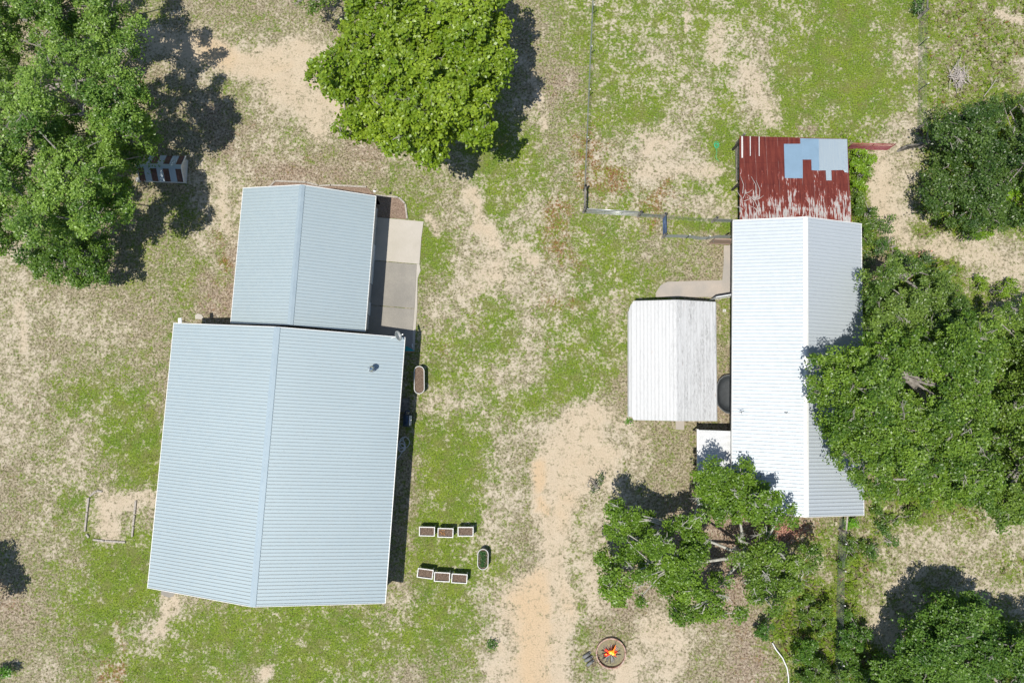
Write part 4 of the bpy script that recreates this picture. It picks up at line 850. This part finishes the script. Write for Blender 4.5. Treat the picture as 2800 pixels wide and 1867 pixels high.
# hoses
def coil(label, name, px, py, r, n, mat, z=.03, tail=None, seed=1, rad=.016):
    rr = random.Random(seed); c = G(px, py, 0); pts = []
    cxx = [(rr.uniform(-.35, .35) * r, rr.uniform(-.6, .6) * r, rr.uniform(.45, .95) * r) for _ in range(n)]
    for i, (ax_, ay_, r_) in enumerate(cxx):
        for k in range(14): t_ = k / 14 * 2 * math.pi + i; pts.append((c.x + ax_ + r_ * math.cos(t_), c.y + ay_ + r_ * math.sin(t_) * 1.1, z + i * .012))
    if tail: pts += [tuple(G(*q)[:2]) + (z,) for q in tail]
    P = [Vector(p) for p in pts]; Q = []
    for a, b_, d_, e_ in zip([P[0]] + P[:-2], P[:-1], P[1:], P[2:] + [P[-1]]):
        for k in range(3): u = k / 3; Q.append(.5 * ((2 * b_) + (d_ - a) * u + (2 * a - 5 * b_ + 4 * d_ - e_) * u * u + (3 * b_ - a - 3 * d_ + e_) * u ** 3))
    m = MB(); m.tube(Q + [P[-1]], rad, 6); return tag(m.build(name, mat), label, 'hose')
coil('tangled white garden hose lying in the shade by the right house wall', 'garden_hose', 1102, 1215, .42, 6, M['hose_white'], .03, [(1097, 1240), (1086, 1255), (1082, 1262)], 4, .022)
coil('coiled bright green garden hose on the pasture left of the rusty shed', 'garden_hose', 1957, 395, .22, 5, M['hose_green'], .03, [(1960, 415), (1957, 430), (1965, 442)], 9, .018)
m = MB(); m.tube([G(2112, 1757, .2), G(2122, 1775, .3), G(2140, 1798, .35), (G(2152, 1825, .35)), G(2156, 1850, .3), G(2157, 1885, .25)], .045, 10)
tag(m.build('curved_pole', M['white_trim']), 'long curved white plastic pole lying by the bushes near the bottom edge', 'pole')

# ------------------------------------------------------------------ pond liner
out = [(1962, 1104), (1961, 1080), (1962, 1055), (1968, 1040), (1980, 1030), (1995, 1027), (2008, 1030), (2020, 1040), (2022, 1070), (2024, 1100), (2016, 1118), (2000, 1128), (1985, 1126), (1972, 1116)]
OP = [G(*q, .4) for q in out]; c = sum(OP, Vector()) / len(OP); pl_ = thing('pond_shell', 'kidney shaped black plastic pond shell standing between the carport and the barn', 'pond shell', (c.x, c.y, 0)); V = []; n = len(OP)
for sc_, z_ in ((1.0, .02), (1.03, .36), (1.08, .42), (1.04, .44), (.93, .40), (.90, .24), (.80, .22), (.74, .08), (.0, .07)): V += [(c + (q - c) * sc_).xy.to_3d() + Vector((0, 0, z_)) for q in OP]
m = MB(); m.add(V, [(i * n + j, i * n + (j + 1) % n, (i + 1) * n + (j + 1) % n, (i + 1) * n + j) for i in range(8) for j in range(n)], True); o = m.build('shell', M['rubber'], pl_)
sm = o.modifiers.new('sub', 'SUBSURF'); sm.levels = sm.render_levels = 2
m = MB(); m.tube([(c + (q - c) * 1.06).xy.to_3d() + Vector((0, 0, .43)) for q in OP], .022, 8, closed=True); m.build('rim', M['slate'], pl_)
for (px, py, s_, lab) in ((1981, 849, .22, 'small white square block on the weeds between carport and barn'), ):
    p = G(px, py, .1); t = thing('block', lab, 'block', (p.x, p.y, 0), .1); m = MB(); m.box(-.1, .1, -.1, -.03, 0, .12); m.box(-.1, .1, .03, .1, 0, .12); m.box(-.1, -.05, -.03, .03, 0, .12); m.box(.05, .1, -.03, .03, 0, .12); m.build('shell', M['rim'], t, local=True)

# ------------------------------------------------------------------ fire pit
p = G(1670.4, 1785, .15); fp = thing('fire_pit', 'round fire pit ring of rusty rim segments with grey sticks inside', 'fire pit', (p.x, p.y, 0)); Rr = 1.03
for i in range(12):
    a0 = 2 * math.pi * i / 12 + .1; a1 = a0 + 2 * math.pi / 12 - .03; V = []
    for a in (a0, (a0 + a1) / 2, a1):
        for r_, z_ in ((Rr - .04, 0), (Rr + .04, 0), (Rr + .04, .26), (Rr - .04, .26)): V.append((r_ * math.cos(a), r_ * math.sin(a), z_))
    m = MB(); m.add(V, [(k * 4 + j, k * 4 + (j + 1) % 4, k * 4 + 4 + (j + 1) % 4, k * 4 + 4 + j) for k in range(2) for j in range(4)] + [(3, 2, 1, 0), (8, 9, 10, 11)]); m.build('rim_segment', M['brick'], fp, local=True)
m = MB(); m.lathe([(0, .05), (.5, .035), (.75, .012), (.98, .008)], n=30); m.build('ash_bed', simple('ash_bed', (.16, .15, .12), 1, 0, 0, 9, .1, (.30, .28, .16)), fp, local=True)
for kk, nm_ in (('ash', 'sticks'), ('char', 'charred_sticks')):
    m = MB()
    for i in range(46 if kk == 'ash' else 22):
        a = rng.uniform(0, 6.283); r0 = rng.uniform(.0, .25); r1 = rng.uniform(.45, .72); m.tube([(r0 * math.cos(a) + .0, r0 * math.sin(a) - .05, .2 - r0 * .3), (r1 * math.cos(a + rng.normal(0, .12)), r1 * math.sin(a) - .05, .06)], [rng.uniform(.015, .03), .018], 6)
    tag(m.build(nm_, M[kk], fp, local=True), kind='stuff')
def emit(name, c, s):
    b = NB(name); b.col((.1, .02, .01)); b.p.inputs['Emission Color'].default_value = c + (1,); b.p.inputs['Emission Strength'].default_value = s; return b.m
M['ember'] = emit('ember', (1, .05, .015), 1.6); M['fl_o'] = emit('flame_orange', (1, .22, .01), 2.2); M['fl_y'] = emit('flame_yellow', (1, .72, .12), 3.0)
m = MB()
for i in range(22): a = rng.choice([0.1, .3, .7, 3.3, 3.0, 2.7, -.3, 3.6, .5, 2.4]) + rng.normal(0, .15); r0, r1 = rng.uniform(.05, .2), rng.uniform(.3, .55); m.tube([(r0 * math.cos(a), r0 * math.sin(a), .24), (r1 * math.cos(a), r1 * math.sin(a), .17)], [.022, .012], 6)
tag(m.build('glowing_embers', M['ember'], fp, local=True), kind='stuff')
def flame(m, x, y, h, r, dx=0, dy=0, n=8):
    m.tube([(x, y, .15), (x + dx * .2, y + dy * .2, .15 + h * .2), (x + dx * .55, y + dy * .5, .15 + h * .5), (x + dx * .8, y + dy * .85, .15 + h * .8), (x + dx, y + dy, .15 + h)], [r * .5, r, r * .7, r * .35, .004], n)
m = MB(); flame(m, -.0, .02, .75, .13, -.02, .38); flame(m, .1, -.02, .6, .1, .05, .5); flame(m, -.08, .05, .5, .09, -.12, .28); flame(m, .17, -.1, .4, .08, .12, .2); flame(m, -.38, -.1, .3, .04, .03, .2); flame(m, .15, .1, .8, .04, .1, .75)
fo = m.build('flames', M['fl_o'], fp, local=True); m = MB(); flame(m, -.05, .02, .85, .07, -.02, .30); flame(m, .1, -.06, .6, .06, .03, .2); flame(m, -.38, -.1, .34, .022, .03, .15); m.build('flame_core', M['fl_y'], fp, local=True)
for i, (px, py, an) in enumerate(((1604, 1790, .6), (1609, 1800, .55), (1614, 1811, .68))):
    c = G(px, py, .1); d = Vector((math.cos(an), math.sin(an), 0)); m = MB(); r_ = .13 - .01 * i; m.tube([c - d * .26 + Vector((0, 0, .02)), c - d * .25, c + d * .25, c + d * .26 + Vector((0, 0, .02))], [r_ * .8, r_, r_ * .93, r_ * .7], 7)
    tag(m.build('split_log', M['slate']), ('upper', 'middle', 'lower')[i] + ' grey log of the three lying left of the fire pit', 'log', 'grey logs beside the fire pit')
for o in list(bpy.data.objects):
    if o.name.startswith('split_log'): o.location.z = .03
m = MB()
for i in range(90): c = G(rng.normal(1632, 13), rng.normal(1810, 12), .03); a = rng.uniform(0, 3.14); L = rng.uniform(.1, .35); m.tube([c, c + Vector((math.cos(a) * L, math.sin(a) * L, rng.uniform(0, .08)))], [.014, .006], 4)
tag(m.build('kindling', simple('kindling', (.30, .20, .15), .95, 0, .5, 8)), 'loose brown twigs and bark heaped between the logs and the fire pit', 'kindling', None, 'stuff')

# ------------------------------------------------------------------ fences and gates
def Gz(px, py): q = G(px, py, 0); return Vector((q.x, q.y, 0))
def wire_fence(label, pts, h, wires=6, posts=(), stay=.35, mat='wire', rad=.009, name='wire_fence', post_mat='post_green', tip=True, sag=0):
    """pts: photo pixels of the fence foot; posts: photo pixels of T-post feet"""
    P = [Gz(*q) for q in pts]; t = thing(name, label, 'fence', P[0]); m = MB()
    for i in range(wires):
        z = .06 + (h - .08) * i / (wires - 1); m.tube([p_ + Vector((0, 0, z)) for p_ in P], rad * .6, 4)
    for a, b_ in zip(P[:-1], P[1:]):
        n = max(1, int((b_ - a).length / stay))
        for i in range(n): q = a.lerp(b_, i / n); m.tube([q + Vector((0, 0, .06)), q + Vector((0, 0, h - .02))], rad * .45, 3)
    m.build('wire_mesh', M[mat], t)
    for q in posts:
        c = Gz(*q); m = MB(); m.box(c.x - .02, c.x + .02, c.y - .025, c.y + .025, 0, h + .08); po_ = m.build('post', M[post_mat], t)
        if tip: m = MB(); m.box(c.x - .035, c.x + .035, c.y - .035, c.y + .035, h + .081, h + .2); m.build('post_tip', M['white_trim'], po_, local=False) if False else m.build('post_cap', M['white_trim'], t)
    return t
wire_fence('thin wire fence running down the left side of the pasture', [(1622, -60), (1617, 60), (1613, 146), (1608, 262), (1602.5, 392), (1597.5, 512)], 1.05, 7, [(1619.8, 38), (1614, 148), (1609, 264), (1603, 392)], .4)
def wood_post(label, px, py, h, r=.09, group='wooden fence posts', mat='wood_grey'):
    c = Gz(px, py); m = MB(); m.tube([c, c + Vector((0, 0, h * .5)), c + Vector((.01, 0, h)), c + Vector((.01, 0, h + .02))], [r * 1.05, r, r * .97, r * .8], 10); return tag(m.build('fence_post', M[mat]), label, 'fence post', group)
wood_post('wooden post at the left end of the silver gate', 1595, 581, 1.3); wood_post('wooden post at the top of the left corner brace, where the wire fence ends', 1597, 521, 1.3, mat='wood_dark')
wood_post('thick wooden post at the right end of the silver gate', 1744, 592, 1.35, .1); wood_post('wooden post at the top end of the blue gate', 1810, 596, 1.3, .1); wood_post('wooden post at the bottom end of the blue gate', 1811, 650, 1.2)
wood_post('leaning wooden post between the small pen and the barn', 1947, 607, 1.35, .1)
def rail(label, a, b_, z, w=.1, mat='wood_grey', z2=None, name='fence_rail'):
    p, q = Gz(*a), Gz(*b_); m = MB(); m.tube([p + Vector((0, 0, z)), q + Vector((0, 0, z2 if z2 is not None else z))], w / 2, 8); return tag(m.build(name, M[mat]), label, 'fence rail')
rail('horizontal wooden rail joining the two posts of the left pasture corner', (1595, 580), (1597, 522), 1.05, .15)
def gate(label, a, b_, h, mat, name, rails=5, bars=(0, .35, .7, 1), rad=.022):
    p, q = Gz(*a), Gz(*b_); t = thing(name, label, 'gate', p); m = MB(); z0 = .12
    m.tube([p + Vector((0, 0, z0)), p + Vector((0, 0, h)), q + Vector((0, 0, h)), q + Vector((0, 0, z0))], rad * 1.25, 8, closed=True); m.build('frame', mat, t)
    for i in range(1, rails - 1): z = z0 + (h - z0) * (i / (rails - 1)) ** 1; m = MB(); m.tube([p + Vector((0, 0, z)), q + Vector((0, 0, z))], rad, 8); m.build('rail', mat, t)
    for u in bars[1:-1]: m = MB(); m.tube([p.lerp(q, u) + Vector((0, 0, z0)), p.lerp(q, u) + Vector((0, 0, h))], rad, 8); m.build('upright', mat, t)
    return t
gate('long silver tube gate at the lower left of the pasture', (1601, 583), (1740, 591), 1.2, M['gate_silver'], 'tube_gate', 4, (0, .34, .68, 1), .027)
gate('red tube gate right of the rusty shed', (2312, 409), (2424, 411), 1.25, M['gate_red'], 'tube_gate', 6, (0, .5, 1), .028)
gate('short dark blue tube gate of the small grassy pen', (1812, 597), (1813, 644), 1.05, M['gate_blue'], 'tube_gate', 4, (0, .5, 1), .03)
wire_fence('short grey wire fence between the silver gate and the blue gate', [(1746, 593), (1808, 597)], 1.0, 9, [], .12, rad=.012)
wire_fence('faint wire fence along the top of the small grassy pen', [(1815, 598), (1880, 604), (1945, 607)], .95, 6, [], .4, rad=.007)
wire_fence('short wire fence joining the leaning post to the barn', [(1950, 607), (2010, 609)], .95, 10, [], .12, rad=.013)
wire_fence('sagging grey-green mesh fence along the bottom of the small pen', [(1816, 650), (1852, 650), (1886, 652), (1909, 656), (1936, 655), (1953, 651), (2010, 652)], .95, 15, [(1876, 652), (1930, 655)], .075, rad=.011, mat='wire')
rail('dark slanting brace pole at the barn end of the mesh fence', (1976, 650), (1980, 648), .2, .09, 'wood_dark', 1.3)
wire_fence('wire fence running down the right side of the pasture', [(2514, -60), (2512, 60), (2511, 130), (2510, 250), (2508, 350)], 1.1, 7, [(2511.5, 127), (2511, 249)], .4, rad=.01)
wood_post('wooden post at the bottom of the upper right fence brace', 2511, 50, 1.25, group='wooden fence posts'); wood_post('wooden post at the top of the lower right fence brace', 2508, 353, 1.3); wood_post('corner wooden post at the lower right of the pasture', 2514, 404, 1.25, .1); wood_post('wooden post at the left end of the short brace by the sandy path', 2455, 414, 1.2, .09)
wood_post('wooden post at the top edge on the right pasture fence', 2514, -14, 1.25)
rail('top rail of the upper right fence brace', (2512, -12), (2511, 48), 1.15, .13); rail('slanting log of the upper right fence brace', (2513, -12), (2511, 48), 1.1, .15, 'wood_grey', .15)
rail('top rail of the lower right fence brace', (2508, 353), (2514, 404), 1.15, .13); rail('slanting log of the lower right fence brace', (2508, 356), (2514, 402), .15, .13, 'wood_dark', 1.1)
rail('top rail of the short brace by the sandy path', (2455, 414), (2514, 404), 1.1, .15); rail('slanting log of the short brace by the sandy path', (2458, 414), (2512, 404), .15, .13, 'wood_dark', 1.05)
wire_fence('wire fence running down through the weeds below the white barn roof', [(2296, 1415), (2292, 1480), (2289, 1560), (2287, 1660), (2284, 1780), (2281, 1920)], 1.1, 8, [(2290.5, 1476), (2289, 1549), (2287, 1640), (2284, 1800)], .3, rad=.012)
wood_post('wooden post at the top of the lower wire fence', 2293, 1446, 1.25); rail('pale rail from the lower wire fence to the barn corner', (2297, 1404), (2293, 1446), 1.1, .13, 'timber')

# ------------------------------------------------------------------ loose things
def sticks(name, label, px, py, n, spread, L, mat='stick', z=.12, cat='brush pile', elong=(1, 1.7), an0=1.2):
    m = MB()
    for i in range(n):
        c = G(px, py, 0) + Vector((rng.normal(0, spread * elong[0]), rng.normal(0, spread * elong[1]), z + rng.uniform(0, .25))); a = rng.normal(an0, .8); l = rng.uniform(.4, 1) * L; k = Vector(rng.normal(0, .08, 3))
        m.tube([c - Vector((math.cos(a), math.sin(a), .05)) * l / 2, c + k, c + Vector((math.cos(a + .2), math.sin(a + .2), .1)) * l / 2], [rng.uniform(.018, .035), .022, .008], 5)
    return tag(m.build(name, M[mat]), label, cat, None, 'stuff')
sticks('brush_pile', 'pile of pale dead sticks in the weeds right of the pasture fence', 2617, 212, 60, .24, 1.5)
m = MB(); a, c = G(2690, 265, .15), G(2727, 212, .35); m.tube([a, a.lerp(c, .5) + Vector((.05, .05, .1)), c], [.03, .025, .012], 5)
for u, an in ((.4, .3), (.6, 1.6), (.75, .5)): q = a.lerp(c, u); m.tube([q, q + Vector((math.cos(an), math.sin(an), .2)) * .6], [.018, .008], 4)
tag(m.build('fallen_branch', M['stick']), 'thin forked fallen branch lying in the weeds above the dark tree', 'branch')
def rock(label, px, py, r, mat='rock'):
    c = G(px, py, 0); m = MB(); n = 9; pr = [(0, -.1), (r, -.05), (r * 1.05, r * .3), (r * .7, r * .62), (0, r * .7)]; m.lathe(pr, (0, 0, 0), n)
    for i, v_ in enumerate(m.v): m.v[i] = (c.x + v_[0] * rng.uniform(.8, 1.1), c.y + v_[1] * rng.uniform(.75, 1.05), v_[2] + rng.uniform(-.02, .02))
    return tag(m.build('rock', M[mat]), label, 'rock')
rock('large pale grey rock right of the lower wire fence top', 2332, 1484, .22); rock('small whitish rock in the brush right of the large grey rock', 2373, 1506, .12)
bt = thing('brick_row', 'short broken row of faded red bricks in the brush right of the barn', 'bricks', G(2518, 690, 0))
for c, wx_, wy_ in [(G(2518 + 9 * i, 689 - 2 * (i % 2), 0), .1, .05) for i in range(4)] + [(G(2512, 694 + 7 * i, 0), .05, .1) for i in range(2)]:
    m = MB(); m.box(c.x - wx_, c.x + wx_, c.y - wy_, c.y + wy_, 0, .08); m.build('brick', M['pink'], bt)
sticks('dead_brush', 'reddish dry brush heap under the end of the white barn roof', 2148, 1452, 90, .32, .7, 'pink', .04, 'dead brush', (1.5, .8), .4)
def litter(label, px, py, sx, sy, n, col, z=.04, name='dry_leaves'):
    c = G(px, py, 0); P = np.stack([c.x + rng.normal(0, sx, n), c.y + rng.normal(0, sy, n), rng.uniform(.01, z, n)], 1); V, Fq, tc = leaf_quads(P, rng.uniform(.06, .12, n), np.array(col)[None] * rng.uniform(.6, 1.4, (n, 1)), .5)
    tag(link_mesh(name, np_mesh(name, V, Fq, {'tint': tc}), M['leaf']), label, 'dry leaves', None, 'stuff')
litter('brown fallen leaves on the ground under the spreading oak', 2010, 1500, 1.6, 1.9, 3500, (.27, .17, .12)); litter('reddish fallen leaves below the end of the barn roof', 2150, 1450, 1.0, .5, 1200, (.36, .16, .09))
m = MB(); p = G(2026, 1124, 3.2)
m.tube([p + Vector((-.22, 0, .07)), p + Vector((0, -.04, .08)), p + Vector((.2, .05, .07))], [.012, .03, .012], 5); m.tube([p + Vector((0, -.04, .08)), p + Vector((.02, -.2, .07))], [.02, .008], 5)
tag(m.build('twig', M['char']), 'dark twig lying on the white roof near its left eave', 'twig', 'twigs on the white roof')
m = MB(); p = G(2148, 1126, 3.62); m.tube([p + Vector((-.12, -.02, .09)), p + Vector((.02, -.05, .1)), p + Vector((.12, .03, .09))], [.012, .03, .012], 5)
tag(m.build('twig', M['char']), 'dark curled twig lying on the white roof nearer the ridge', 'twig', 'twigs on the white roof')
